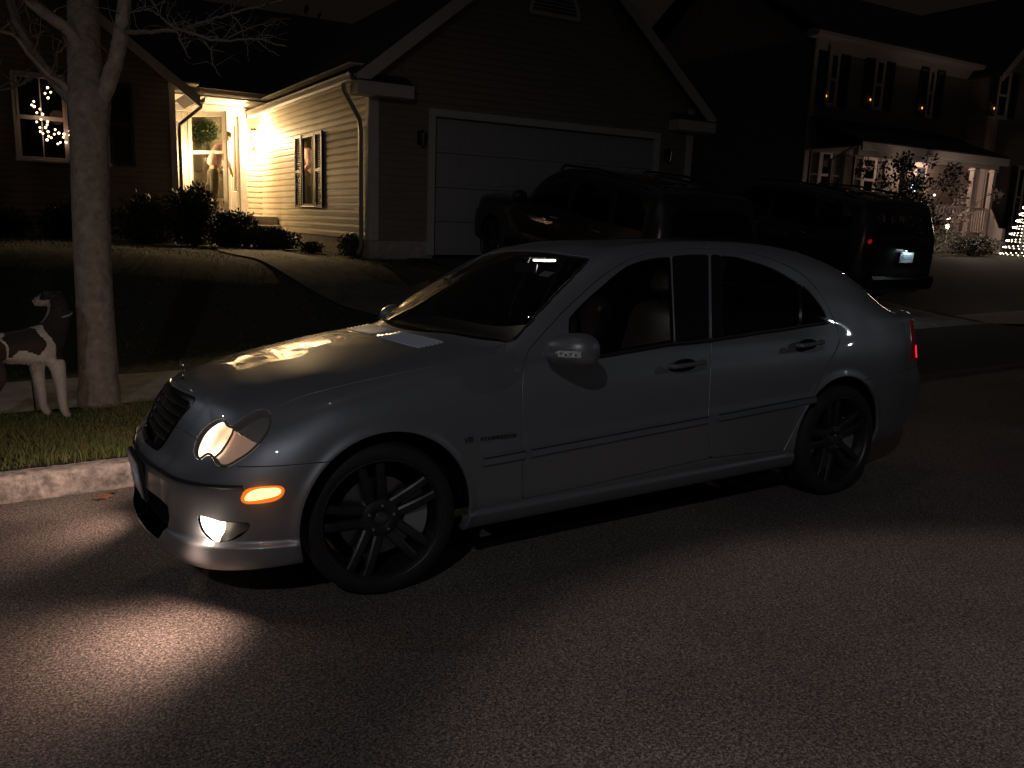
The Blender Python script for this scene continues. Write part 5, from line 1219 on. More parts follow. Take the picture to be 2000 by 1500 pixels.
    def rail(a, b, za, zb_, n):
        g = G(); a = Vector(a); b = Vector(b); d = b-a; L = d.length
        g.tube([a+Vector((0, 0, za+.86)), b+Vector((0, 0, zb_+.86))], .035, 6); g.tube([a+Vector((0, 0, za+.12)), b+Vector((0, 0, zb_+.12))], .025, 6)
        for i in range(n):
            t = (i+.5)/n; p = a.lerp(b, t); z = za+(zb_-za)*t; g.box((p.x, p.y, z+.49), (.042, .042, .72))
        g.build('railing', TR, H, smooth=False)
    a = W_plane(1893, 400, 1, py_+.08); b = W_plane(1931, 400, 1, py_+.08)
    rail((a[0]+.08, py_+.08, 0), (b[0]-.08, py_+.08, 0), pf, pf, 7)
    c1 = W_plane(1947, 420, 1, py_-1.0); rail((b[0]+.02, py_, 0), (c1[0], py_-1.1, 0), pf, pf-.62, 8)
    g = G(); g.box((c1[0]+.02, py_-1.18, (pf-.62+1.0)/2+.28), (.16, .16, pf-.62+.95-.75), None, .01); g.build('newel_post', TR, H, angle=30)
    rail((px0, py_+.08, 0), (float(W_plane(1885, 400, 1, py_)[0]), py_+.08, 0), pf, pf, 20)
    g = G()
    for k in range(3): g.box((b[0]+.75, py_-.18-.3*k, (pf-.19*(k+1)+.7)/2), (1.3, .30, max(.1, pf-.19*(k+1)-.7)), None, .01)
    g.build('step', TR, H, angle=30)
    g = G(); g.tube([(x0+.55, RY-.40, pz+1.0), (x0+.5, RY-.1, pz+.8), (x0+.5, RY-.08, ze-.1)], .03, 6); g.build('downspout', MATS['brown_spout'], H); g = G()
    q = W_plane(1638, 300, 1, py_-.3); g.tube([(q[0]+.6, py_-.35, pz-.05), (q[0]+.45, py_-.3, pz-.12), (q[0]+.1, py_, pz-.42), (q[0]+.1, py_, 1.2)], .035, 6); g.build('downspout', MATS['brown_spout'], H)
    return H, RY, py_, pf
COLONIAL, RY, RPY, RPF = build_colonial()
# coloured lights on its door
q = W_plane(1786, 362, 1, RY-.16); wl = thing('lit_wreath', 'wreath with small blue-white lights on the neighbour\'s front door', 'wreath', Matrix.Translation((q[0], RY-.16, q[2])))
V = []; F = []; r = np.random.default_rng(8)
for i in range(260):
    a_ = r.uniform(0, 2*math.pi); c_ = np.array([(.24+r.normal()*.04)*math.cos(a_), r.normal()*.03, (.24+r.normal()*.04)*math.sin(a_)]); d = r.normal(size=3); d /= np.linalg.norm(d); e = np.cross(d, [0, 1, .3]); k = len(V)
    V += [tuple(c_), tuple(c_+d*.05+e*.01), tuple(c_+d*.09), tuple(c_+d*.05-e*.01)]; F.append((k, k+1, k+2, k+3))
mesh_ob('foliage', V, F, MATS['wreath_green'], wl, False)
for (a, b, c) in ((1783, 362, 1.), (1786, 366, .8), (1781, 366, .8), (1794, 358, .9), (1796, 338, .35), (1780, 330, .3), (1787, 373, .5)):
    p = W_plane(a, b, 1, RY-.24); g = G(); g.ball((p[0]-q[0], p[1]-RY+.16, p[2]-q[2]), .018*c+.008, 8, 6); g.build('bulb', glow('blue_bulb', (.45, .75, 1.), 6.), wl)
# spiral light tree
def spiral_tree():
    b = W_at(1986, 506, 22); base = Vector((b[0]+.12, b[1], float(ground_z(b[0], b[1])))); zt = float(W_at(1992, 388, 22)[2]); Ht = zt-base.z
    t = thing('spiral_light_tree', 'cone-shaped spiral tree of warm white lights on the neighbour\'s lawn', 'light tree', Matrix.Translation(base))
    n = 560; turns = 8.5; hel = []
    for i in range(n):
        u = i/(n-1); a = 2*math.pi*turns*u; R_ = .46*(1-u)+.03; hel.append((R_*math.cos(a), R_*math.sin(a), .05+u*(Ht-.08)))
    g = G(); g.tube(hel, .006, 5); g.build('wire_spiral', mat('wire_white', (.5, .5, .48), rough=.5), t)
    g = G(); g.tube([(0, 0, 0), (0, 0, Ht)], .012, 6); g.build('pole', mat('pole_grey', (.3, .3, .3), rough=.5), t)
    g = G()
    for i in range(0, n, 3): g.ball(hel[i], .0125, 5, 4)
    o = g.build('fairy_lights', glow('fairy_white', (1, .80, .56), 14.), t); o['kind'] = 'stuff'
    g = G()
    for k in range(6): a = math.pi*k/3; g.tube([(0, 0, Ht+.02), (.07*math.cos(a), 0, Ht+.02+.07*math.sin(a))], [.022, .004], 6)
    g.build('star', MATS['fairy_white'], t)
    l = lamp('tree_light', 'POINT', (0, 0, 0), 75, (1, .74, .60), .35); l.parent = t; l.location = (-.3, 1.1, 1.0)
    # second one just beyond the frame edge
    return t
spiral_tree()
# small lit column by the porch
p0 = W_at(1850, 446, 23.5); p1 = W_at(1853, 424, 23.5); t = thing('light_stake', 'short stake wrapped in warm white lights in front of the porch', 'light', Matrix.Translation(Vector(p0)))
g = G(); g.tube([(0, 0, -.45), (0, 0, p1[2]-p0[2])], .01, 6); g.build('stake', MATS['pole_grey'], t); g = G()
for i in range(26): u = i/25; g.ball((.035*math.cos(i*1.3), .035*math.sin(i*1.3), u*(p1[2]-p0[2])), .014, 5, 4)
g.build('fairy_lights', MATS['fairy_white'], t)
g = G(); p = W_plane(1825, 381, 1, RY-.5); t = thing('porch_bulb', 'single warm bulb glowing among the leaves in front of the porch', 'light', Matrix.Translation(Vector(p))); g.ball((0, 0, 0), .035, 10, 8); g.build('bulb', glow('warm_bulb', (1, .62, .42), 5.), t); g = G(); g.tube([(0, 0, .03), (0, 0, .5)], .006, 5); g.build('cord', DARK, t)
lamp('porch_ceiling_light', 'POINT', tuple(W_plane(1830, 325, 1, RY-.8)), 45, (1, .66, .50), .08)
# ================================================================= trees and shrubs
BARK = mat('smooth_bark', (.27, .23, .185), rough=.95, col2=(.13, .11, .09), nscale=13, bump=1., bscale=26, detail=8)
def tube_tree():
    D = 6.62
    t = thing('street_tree', 'bare street tree with a grey forked trunk on the grass verge beside the dog', 'tree', None)
    P = lambda px, py, d=D: Vector(W_at(px, py, d))
    root = P(196, 822); g = G()
    k = D/FPX
    def limb(pts, n=12, name='limb', seg=6, jit=.0):
        c = spl([(*P(a, b, D+dd), r_*k) for a, b, dd, r_ in pts], seg); gg = G()
        C_ = [Vector(q[:3])+Vector(rng.normal(size=3))*jit for q in c]; gg.tube(C_, [max(.0015, q[3]) for q in c], n); return gg
    trunk = limb([(203, 850, 0, 66), (202, 828, 0, 50), (199, 800, 0, 41), (195, 760, 0, 36.5), (191, 690, 0, 35), (186, 600, 0, 33.5), (181, 500, 0, 33.5), (177, 400, 0, 34), (175, 300, 0, 34.5), (174, 235, 0, 36), (173, 195, 0, 39), (168, 160, .02, 33), (164, 110, .05, 30), (163, 50, .1, 29), (162, 0, .15, 28), (160, -120, .3, 24), (170, -300, .4, 18)], 40, seg=8)
    tv = []
    for i, v in enumerate(trunk.V):
        th = (i % 40)*2*math.pi/40; zz = v[2]; amp = .004+.030*max(0, 1-(zz-.05)/.40)**2
        d = 1+0; c = math.sin(th*3+zz*2)*.6+math.sin(th*7+zz*5)*.3+math.sin(zz*31+th*2)*.25
        tv.append((v[0]+amp*c*math.cos(th), v[1]+amp*c*math.sin(th), v[2]))
    trunk.V = tv; trunk.build('trunk', BARK, t, angle=180)
    specs = [[(186, 215, 0, 18), (204, 178, -.03, 16), (222, 130, -.08, 14.5), (233, 80, -.12, 13.5), (240, 30, -.15, 12.5), (247, -40, -.2, 11)],
             [(160, 215, 0, 16), (143, 196, 0, 14.5), (115, 168, .04, 12), (80, 125, .1, 10.5), (52, 80, .15, 9.5), (28, 30, .2, 8.5), (10, -30, .3, 7)],
             [(158, 100, 0, 14), (134, 60, -.1, 12), (100, 35, -.18, 11), (62, 5, -.25, 10), (30, -30, -.3, 9)],
             [(140, 182, -.06, 9), (118, 160, -.12, 6), (100, 150, -.16, 4.5), (60, 110, -.2, 4), (30, 70, -.25, 3.5), (0, 60, -.3, 3)],
             [(92, 140, .1, 5), (60, 152, .2, 4), (40, 165, .25, 3.2), (20, 172, .3, 2.6), (-10, 176, .3, 2)],
             [(236, 64, -.1, 5.5), (275, 62, -.3, 4), (318, 60, -.5, 3.4), (352, 58, -.7, 3), (385, 68, -.9, 2.6), (430, 80, -1.1, 2.2), (500, 76, -1.3, 1.6), (560, 90, -1.5, 1)],
             [(352, 58, -.7, 2.8), (400, 44, -.8, 2.3), (450, 26, -.9, 2), (520, 10, -1, 1.4), (580, -10, -1.1, 1)],
             [(352, 58, -.7, 2.5), (330, 46, -.7, 2.2), (312, 28, -.7, 1.8), (298, 0, -.7, 1.5), (290, -30, -.7, 1.2)],
             [(385, 68, -.9, 2), (410, 95, -.95, 1.4), (418, 130, -1, 1), (430, 150, -1, .7)],
             [(345, 58, -.7, 1.9), (352, 78, -.72, 1.5), (362, 98, -.74, 1.2), (370, 115, -.75, .8)],
             [(450, 26, -.9, 1.5), (470, 50, -.9, 1.2), (482, 90, -.92, .9), (486, 120, -.95, .6)],
             [(60, 110, .1, 3), (62, 80, .1, 2.4), (58, 45, .1, 2), (50, 10, .1, 1.6), (48, -20, .1, 1.4)],
             [(312, 28, -.7, 1.6), (285, 18, -.75, 1.3), (262, 24, -.8, 1)], [(430, 80, -1.1, 1.4), (465, 66, -1.1, 1.1), (505, 50, -1.1, .9), (545, 48, -1.1, .6)],
             [(500, 76, -1.3, 1.1), (520, 95, -1.35, .9), (548, 108, -1.4, .6)], [(105, 112, .1, 2.4), (128, 88, .0, 1.9), (120, 60, 0, 1.5)]]
    for s in specs: limb(s, 10 if s[0][3] > 8 else 6, jit=.002 if s[0][3] > 8 else .004).build('branch', BARK if s[0][3] > 8 else mat('twig_bark', (.13, .105, .085), rough=.9), t, angle=180)
    # finer twigs
    r = np.random.default_rng(11); tw = G()
    for s in specs[5:]:
        for i in range(1, len(s)-1):
            for q in range(3):
                a, b, dd, rr = s[i]; x, y = a, b; an = r.uniform(-2.6, .5); pts = [(x, y, dd, min(rr, 1.6)*.6)]
                for m_ in range(4): x += 16*math.cos(an); y += 16*math.sin(an); an += r.normal()*.35; pts.append((x, y, dd+r.normal()*.05, max(.35, min(rr, 1.6)*.6*(1-.22*m_))))
                gg = limb(pts, 4, seg=3); tw.add(gg.V, gg.F)
    for s in specs[:5]:
        for i in range(2, len(s)):
            for q in range(2):
                a, b, dd, rr = s[i]; x, y = a, b; an = r.uniform(-2.8, -.3); pts = [(x, y, dd, 1.5)]
                for m_ in range(5): x += 18*math.cos(an); y += 18*math.sin(an); an += r.normal()*.3; pts.append((x, y, dd+r.normal()*.08, max(.4, 1.3*(1-.18*m_))))
                gg = limb(pts, 4, seg=3); tw.add(gg.V, gg.F)
    tw.build('twigs', mat('twig_bark', (.13, .105, .085), rough=.9), t, angle=180)
    return t
tube_tree()
LEAFM = mat('shrub_leaf', (.035, .055, .018), rough=.55, col2=(.02, .032, .010), nscale=5, detail=5)
YEW = mat('yew_leaf', (.022, .036, .014), rough=.6, col2=(.012, .02, .008), nscale=6)
def leaf_cloud(n, centers, size, seed, shell=.5, aspect=.45):
    """leaves spread through overlapping clumps; centers: (x,y,z,rx,ry,rz)"""
    r = np.random.default_rng(seed); V = []; F = []; C_ = np.array(centers); wgt = (C_[:, 3]*C_[:, 4]*C_[:, 5])**.7; wgt /= wgt.sum(); idx = r.choice(len(C_), n, p=wgt)
    d = r.normal(size=(n, 3)); d /= np.linalg.norm(d, axis=1, keepdims=True); rad = (shell+(1-shell)*r.uniform(size=n)**.6)*(1+.10*r.normal(size=n)); c = C_[idx]; p = c[:, :3]+d*c[:, 3:6]*rad[:, None]
    a = d*.7+r.normal(size=(n, 3))*.6; a /= np.linalg.norm(a, axis=1, keepdims=True); b = np.cross(a, r.normal(size=(n, 3))); b /= np.linalg.norm(b, axis=1, keepdims=True); s = size*r.uniform(.6, 1.3, n)[:, None]
    P = np.stack([p, p+a*s*.5+b*s*aspect*.5, p+a*s, p+a*s*.5-b*s*aspect*.5], 1).reshape(-1, 3)
    return P, [(4*i, 4*i+1, 4*i+2, 4*i+3) for i in range(n)]
def shrub(x, y, w_, d, h, n, size, seed, label, m=LEAFM, name='shrub', group=None, lumps=9, z0=None):
    z = float(ground_z(x, y)) if z0 is None else z0
    s = thing(name, label, 'shrub', Matrix.Translation((x, y, z)), group); r = np.random.default_rng(seed); cs = []
    for k in range(lumps):
        a = r.uniform(0, 2*math.pi); q = r.uniform(0, .55); hh = r.uniform(.3, .72); f = r.uniform(.32, .5)
        cs.append((q*w_/2*math.cos(a)*1.2, q*d/2*math.sin(a)*1.2, h*hh, w_/2*f*1.3, d/2*f*1.3, h*(1-hh)*r.uniform(.75, 1.05)))
    cs.append((0, 0, h*.42, w_*.42, d*.42, h*.42))
    P, F = leaf_cloud(n, cs, size, seed); P[:, 2] = np.maximum(P[:, 2], .01); mesh_ob('foliage', P, F, m, s, False)
    g = G()
    for k in range(5): a = k*1.25+seed; g.tube([(.03*math.cos(a), .03*math.sin(a), -.05), (w_*.12*math.cos(a), d*.12*math.sin(a), h*.3), (w_*.26*math.cos(a), d*.26*math.sin(a), h*.6)], [.02, .014, .006], 6)
    g.build('stem', mat('stem_brown', (.06, .045, .03), rough=.9), s)
    return s
def shrub_px(a, b, top, y, *args, **kw):
    p0 = W_plane(a, top, 1, y); p1 = W_plane(b, top, 1, y); x = (p0[0]+p1[0])/2; h = (p0[2]+p1[2])/2-float(ground_z(x, y)); w_ = p1[0]-p0[0]; shrub(x, y, w_, max(.5, w_*kw.pop('deep', .8)), h, *args, **kw)
gp = 'shrubs along the front of the lit house'
shrub_px(318, 432, 360, 13.2, 5200, .085, 21, 'tallest dark shrub, hiding the foot of the storm door', deep=.6, group=gp)
shrub_px(232, 345, 384, 12.9, 3600, .08, 22, 'dark shrub just behind the street tree, under the wing wall', deep=.6, group=gp)
shrub_px(395, 500, 412, 12.6, 4200, .075, 23, 'broad dark shrub in front of the porch step', YEW, deep=.7, group=gp)
shrub_px(470, 592, 446, 12.0, 4200, .07, 24, 'low spreading dark shrub between the porch step and the lit siding', deep=.6, group=gp)
shrub_px(580, 634, 474, 10.8, 1500, .05, 25, 'smallest low shrub at the foot of the lit siding', YEW, group=gp)
shrub_px(655, 742, 456, 9.6, 3000, .05, 26, 'rounded shrub at the corner of the garage, under the downspout', group=gp)
shrub_px(60, 235, 400, 12.9, 3600, .08, 27, 'dark shrub under the window with the string of lights', YEW, deep=.45, group=gp)
shrub_px(-120, 70, 408, 12.8, 2600, .08, 31, 'dark shrub at the picture edge, left of the window with lights', deep=.45, group=gp)
# tall round evergreen between the houses, hedge and round bushes of the neighbour
gp = 'bushes around the neighbour\'s house'
shrub_px(1516, 1584, 345, 11.2, 3800, .09, 28, 'tall rounded evergreen standing between the two houses', YEW, group=gp)
shrub_px(1866, 1942, 464, 9.3, 4200, .055, 29, 'round clipped bush in front of the porch railing', YEW, group=gp)
for k, (a, b, t, lab) in enumerate(((1640, 1712, 426, 'bush under the lower window next to the house corner'), (1704, 1776, 432, 'bush in front of the neighbour\'s house, below the little tree trunk'), (1770, 1850, 437, 'bush between the little tree and the lit stake'))): shrub_px(a, b, t, 11.0, 2600, .07, 40+k, lab, group=gp)
# little ornamental tree in front of the neighbour's porch
def ornamental():
    y = 10.6; b = W_plane(1800, 440, 1, y); x = b[0]; z = float(ground_z(x, y)); t = thing('ornamental_tree', 'small multi-stemmed leafy tree silhouetted in front of the neighbour\'s lit porch', 'tree', Matrix.Translation((x, y, z)))
    r = np.random.default_rng(3); tr = G(); cs = []
    top = W_plane(1790, 292, 1, y)[2]-z; wd = (W_plane(1890, 350, 1, y)[0]-W_plane(1690, 350, 1, y)[0])/2
    for k in range(9):
        a = r.uniform(0, 2*math.pi); ex = wd*r.uniform(.2, .95)*(1 if k % 2 else -1); ey = .6*math.sin(a); tz = top*r.uniform(.55, .95)
        pts = spl([(0, 0, 0), (ex*.15, ey*.2, tz*.3), (ex*.5, ey*.6, tz*.65), (ex, ey, tz)], 5); tr.tube([tuple(p) for p in pts], list(np.linspace(.035, .006, len(pts))), 6)
        for q in (.45, .65, .85, 1.0):
            p = pts[int(q*(len(pts)-1))]; cs.append((p[0]+r.normal()*.12, p[1]+r.normal()*.1, p[2]+r.normal()*.08, .26, .24, .20))
    for k in range(16): cs.append((r.uniform(-wd, wd), r.uniform(-.5, .5), top*r.uniform(.15, .95), .20, .2, .16))
    tr.build('trunk', MATS['stem_brown'], t)
    P, F = leaf_cloud(3300, cs, .105, 77, shell=.15, aspect=.6); P[:, 2] = np.clip(P[:, 2], .02, None); mesh_ob('crown', P, F, mat('small_leaf', (.04, .03, .025), rough=.6, noise=.3, nscale=4), t, False)
ornamental()
# dark wood behind the houses
def backwood():
    r = np.random.default_rng(13)
    for k, (x, y, h, wd, lab) in enumerate(((-7, 30, 8.6, 7, 'tall dark tree behind the left wing of the lit house'), (14, 32, 9, 8, 'broad dark tree in the gap behind the garage roof'), (22, 36, 11, 9, 'tall dark tree behind the neighbour\'s roof'))):
        t = thing('background_tree', lab, 'tree', Matrix.Translation((x, y, float(ground_z(x, y)))), 'dark trees behind the houses'); cs = [(r.normal()*wd*.22, r.normal()*wd*.22, h*r.uniform(.4, .85), wd*.2, wd*.2, h*.13) for _ in range(16)]
        P, F = leaf_cloud(5200, cs, .35, 90+k, shell=.2); mesh_ob('crown', P, F, YEW, t, False); g = G(); g.tube([(0, 0, -.2), (.1, 0, h*.3), (0, .1, h*.6)], [.28, .2, .1], 10)
        for c in cs[:8]: g.tube([(0, 0, h*.25), (c[0]*.5, c[1]*.5, c[2]*.8), c[:3]], [.12, .08, .03], 6)
        g.build('trunk', BARK, t)
backwood()
# string of lights in the wing window, shaped like a small tree
q = W_plane(95, 225, 1, WY-.14); sl_ = thing('string_lights', 'tree-shaped string of warm fairy lights in the window behind the street tree', 'string lights', Matrix.Translation(Vector(q)))
bp_ = [(93, 171), (99, 180), (88, 182), (94, 191), (66, 198), (62, 205), (67, 208), (78, 213), (72, 220), (83, 223), (80, 233), (72, 238), (93, 238), (92, 244), (78, 249), (89, 249), (79, 257), (84, 261), (94, 257), (95, 266), (100, 269), (92, 273), (108, 253), (106, 262), (115, 260), (124, 268), (118, 278), (129, 278), (136, 264), (136, 256), (125, 262), (113, 281)]
wl_ = [Vector(W_plane(a, b, 1, WY-.14))-Vector(q) for a, b in bp_]; g = G(); g.tube(wl_, .003, 5); g.build('wire', DARK, sl_)
for k, p in enumerate(wl_):
    g = G(); g.ball(p, .017*(1.0 if k % 3 else 1.25), 8, 6); g.build('bulb', glow('window_bulb', (1, .62, .36), 7.), sl_)
l = lamp('string_glow', 'POINT', (0, 0, 0), .5, (1, .5, .3), .15); l.parent = sl_; l.location = (.15, -.12, 0)
# ================================================================= dog and person
def skinned(name, chains, m, parent=None, sub=2, root=0):
    """chains: lists of (x,y,z,r); a chain may start with an int, the index of the vertex it grows from"""
    V = []; E = []; R_ = []
    for ch in chains:
        prev = None
        for q in ch:
            if isinstance(q, int): prev = q; continue
            V.append(q[:3]); R_.append(q[3]); i = len(V)-1
            if prev is not None: E.append((prev, i))
            prev = i
    me = bpy.data.meshes.new(name+'_skel'); me.from_pydata(V, E, []); o = bpy.data.objects.new(name, me); COL.objects.link(o)
    sk = o.modifiers.new('s', 'SKIN'); sk.use_smooth_shade = True; sk.branch_smoothing = .6
    for i, r_ in enumerate(R_):
        d = me.skin_vertices[0].data[i]; d.radius = (r_[0], r_[1]) if hasattr(r_, '__len__') else (r_, r_); d.use_root = i == root
    ss = o.modifiers.new('u', 'SUBSURF'); ss.levels = sub; ss.render_levels = sub
    bpy.context.view_layer.update(); ev = o.evaluated_get(bpy.context.evaluated_depsgraph_get()); me2 = bpy.data.meshes.new_from_object(ev)
    COL.objects.unlink(o); bpy.data.objects.remove(o); me2.name = name; me2.materials.clear()
    for mm in (m if isinstance(m, list) else [m]): me2.materials.append(mm)
    me2.polygons.foreach_set('use_smooth', [True]*len(me2.polygons))
    return link(bpy.data.objects.new(name, me2), parent)
def build_dog():
    fr = np.array([-1.00, 3.06]); f = np.array([.80, .60]); mid = fr-f*.28
    M = STREET @ Matrix.Translation((mid[0], mid[1], .155)) @ Matrix.Rotation(math.atan2(f[1], f[0]), 4, 'Z')
    d = thing('dog', 'brown and white dog with a dark back standing beside the tree, its head turned away', 'dog', M)
    W_ = mat('fur_white', (.40, .37, .335), rough=.9, noise=.12, nscale=30, bump=.4, bscale=120); B_ = mat('fur_brindle', (.038, .020, .013), rough=.85, col2=(.018, .012, .009), nscale=38, bump=.4, bscale=120); K_ = mat('fur_dark', (.014, .012, .012), rough=.8, noise=.3, nscale=30, bump=.4, bscale=120)
    ch = [[(-.25, 0, .560, (.120, .140)), (-.10, 0, .555, (.112, .138)), (.06, 0, .540, (.122, .158)), (.21, 0, .530, (.130, .185)), (.320, 0, .625, (.100, .120)), (.375, .0, .735, .082), (.385, .010, .810, .070), (.380, .040, .862, .068), (.365, .090, .862, .058), (.350, .145, .842, .038), (.338, .195, .830, .028)],
          [0, (-.345, 0, .560, .080), (-.395, 0, .50, .022), (-.425, 0, .40, .016), (-.425, .01, .29, .010)]]
    n = 15
    for s in (-1, 1):
        ch.append([3, (.240, s*.105, .430, .070), (.235, s*.110, .340, .050), (.248, s*.105, .205, .035), (.252, s*.104, .085, .029), (.275, s*.100, .022, (.026, .022)), (.305, s*.100, .016, (.022, .014))])
        ch.append([0, (-.27, s*.080, .490, .098), (-.20, s*.100, .370, .062), (-.335, s*.095, .215, .033), (-.335, s*.090, .085, .029), (-.305, s*.090, .022, (.027, .022)), (-.27, s*.090, .016, (.023, .014))])
    o = skinned('body', ch, [W_, B_, K_], d, 4); me = o.data; mi = []
    for p in me.polygons:
        x, y, z = p.center; wob = .02*math.sin(x*31+z*17)+.015*math.sin(y*40+z*23)
        k = 0
        if x < -.155+wob+.25*(z-.5)*.3 and .15 < z < .635: k = 1
        if (-.13+wob < x < .115+wob) and z > .495+wob: k = 1 if z < .57 else 2
        if x > .205+wob and z > .43+wob: k = 2
        if z > .70: k = 2
        if .69 < z < .85 and y > .018 and x < .39: k = 0          # white throat and cheek
        if y > .115 and z > .8: k = 0
        if x < -.30 and z < .14: k = 0
        if z < .10: k = 0
        mi.append(k)
    me.polygons.foreach_set('material_index', mi)
    r = np.random.default_rng(21); FV = []; FF = []; FM = []
    for p, k in zip(me.polygons, mi):
        if r.uniform() > .55: continue
        c = np.array(p.center); nn = np.array(p.normal); tdir = np.array([-.8, 0, -.5]) if c[2] > .45 else np.array([-.1, 0, -1.]); dd = nn*.55+tdir+r.normal(size=3)*.25; dd /= np.linalg.norm(dd); L_ = .014*r.uniform(.6, 1.2)*(1 if c[2] > .4 else .6); e = np.cross(dd, nn); e /= np.linalg.norm(e)+1e-9; kk = len(FV)
        FV += [tuple(c-e*.0022), tuple(c+e*.0022), tuple(c+dd*L_)]; FF.append((kk, kk+1, kk+2)); FM.append(k)
    fo = mesh_ob('fur', FV, FF, None, d, False, mats=[W_, B_, K_], mi=FM); fo['kind'] = 'stuff'
    for s, (ex, ey) in ((-1, (.400, .03)), (1, (.340, .05))):
        g = G(); g.prism([(ex, ey-.025, .905), (ex+.012*(-s), ey+.03, .910), (ex-.03*s, ey+.0, .845)], (.008*-s, 0, .004)); g.build('ear', K_, d)
    for s in (-1, 1): g = G(); g.ball((.362-s*.028, .110, .880), .009, 8, 6); g.build('eye', mat('eye_black', (.01, .01, .01), rough=.1), d)
    g = G(); g.ball((.336, .218, .833), (.014, .012, .012), 8, 6); g.build('nose', MATS['eye_black'], d)
    g = G(); g.tube([(.375+.086*math.cos(a), .01+.086*math.sin(a), .735+.02*math.cos(a)) for a in np.linspace(0, 2*math.pi, 20, endpoint=False)], .008, 6, closed=True); g.build('collar', mat('collar_grey', (.2, .2, .22), rough=.5), d)
    return d
build_dog()
def build_person():
    px = W_plane(419, 380, 1, DY-.62); M = Matrix.Translation((px[0], DY-.62, PORCH_Z)) @ Matrix.Rotation(math.radians(8), 4, 'Z')
    p = thing('person', 'person in a pale pink long-sleeved shirt and dark trousers leaning towards the front door', 'person', M)
    SK = mat('skin_tone', (.42, .22, .14), rough=.6); SHT = mat('shirt_pink', (.60, .43, .40), rough=.85, noise=.1, nscale=12, bump=.3, bscale=40); TRO = mat('trousers_olive', (.050, .045, .025), rough=.9, noise=.2, nscale=14); HR = mat('cap_dark', (.03, .022, .02), rough=.8)
    # local: x to the right, y away from the camera; torso leans to the right
    hip = (0, 0, .98); chest = (.10, 0, 1.30); sh = (.17, .0, 1.47); neck = (.235, .0, 1.535); head = (.285, .0, 1.60)
    def arm(s): 
        b = (sh[0]+.02, s*.185, sh[2]-.035); e = (.20+.04*s, s*.225-.0, 1.18); w_ = (.30, s*.16, .98); h = (.325, s*.15, .90); return b, e, w_, h
    ch = [[(*hip, .13), (.04, 0, 1.12, (.125, .105)), (*chest, (.14, .11)), (*sh, (.12, .09)), (*neck, .052), (*head, (.075, .088)), (head[0]+.03, 0, head[2]+.055, (.078, .085)), (head[0]+.04, 0, head[2]+.11, .055)]]
    for s in (-1, 1):
        b, e, w_, h = arm(s); ch.append([3, (*b, .055), (*e, .040), (*w_, .030), (*h, (.035, .018)), (h[0]+.01, h[1], h[2]-.05, (.034, .013))])
        ch.append([0, (-.01, s*.095, .88, .090), (-.015+.02*s, s*.105, .50, .062), (-.03+.03*s, s*.11, .09, .042), (.03, s*.115, .035, .038), (.13, s*.12, .03, .030)])
    o = skinned('body', ch, SK, p, 2)
    for s in (-1, 1):
        b, e, w_, h = arm(s)
        for k in range(4): # fingers
            L_ = (.062, .072, .068, .052)[k]; a0 = (h[0]+.012, h[1]-.024+.016*k, h[2]-.045); fg = skinned('finger', [[(*a0, .009), (a0[0]+.012, a0[1], a0[2]-L_*.5, .008), (a0[0]+.004, a0[1], a0[2]-L_, .006)]], SK, p, 1)
        skinned('thumb', [[(h[0]+.01, h[1]-.03, h[2]-.005, .011), (h[0]+.03, h[1]-.048, h[2]-.03, .009), (h[0]+.035, h[1]-.05, h[2]-.055, .007)]], SK, p, 1)
    ch = [[(-.005, 0, .965, (.175, .165)), (.04, 0, 1.12, (.178, .175)), (*chest, (.190, .180)), (*sh, (.170, .150)), (neck[0]-.02, 0, neck[2]-.03, .075)]]
    for s in (-1, 1): b, e, w_, h = arm(s); ch.append([3, (*b, .090), (*e, .068), (w_[0], w_[1], w_[2]+.02, .048)])
    skinned('shirt', ch, SHT, p, 2)
    ch = [[(0, 0, 1.0, (.165, .155)), (-.005, 0, .90, (.165, .155))]]
    for s in (-1, 1): ch.append([1, (-.01, s*.095, .80, .120), (-.015+.02*s, s*.105, .50, .095), (-.03+.03*s, s*.11, .10, .075)])
    skinned('trousers', ch, TRO, p, 2)
    g = G(); g.ball((head[0]+.035, 0, head[2]+.075), (.098, .088, .078), 16, 10); g.build('hair', HR, p, angle=180)
    # face: nose, eyes, ears, mouth look to the right and down
    g = G(); g.ball((head[0]+.112, 0, head[2]+.015), (.020, .013, .022), 8, 6); g.build('nose', SK, p)
    for s in (-1, 1):
        g = G(); g.ball((head[0]+.098, s*.032, head[2]+.035), .010, 8, 6); g.build('eye', MATS['eye_black'], p)
        g = G(); g.ball((head[0]+.02, s*.086, head[2]+.02), (.018, .010, .028), 8, 6); g.build('ear', SK, p)
        g = G(); g.box((.05, s*.118, .035), (.27, .095, .07), None, .025); g.build('shoe', mat('shoe_dark', (.03, .028, .025), rough=.6), p, angle=60)
    g = G(); g.ball((head[0]+.100, 0, head[2]-.028), (.008, .024, .007), 8, 6); g.build('mouth', mat('lips', (.3, .1, .08), rough=.6), p)
build_person()
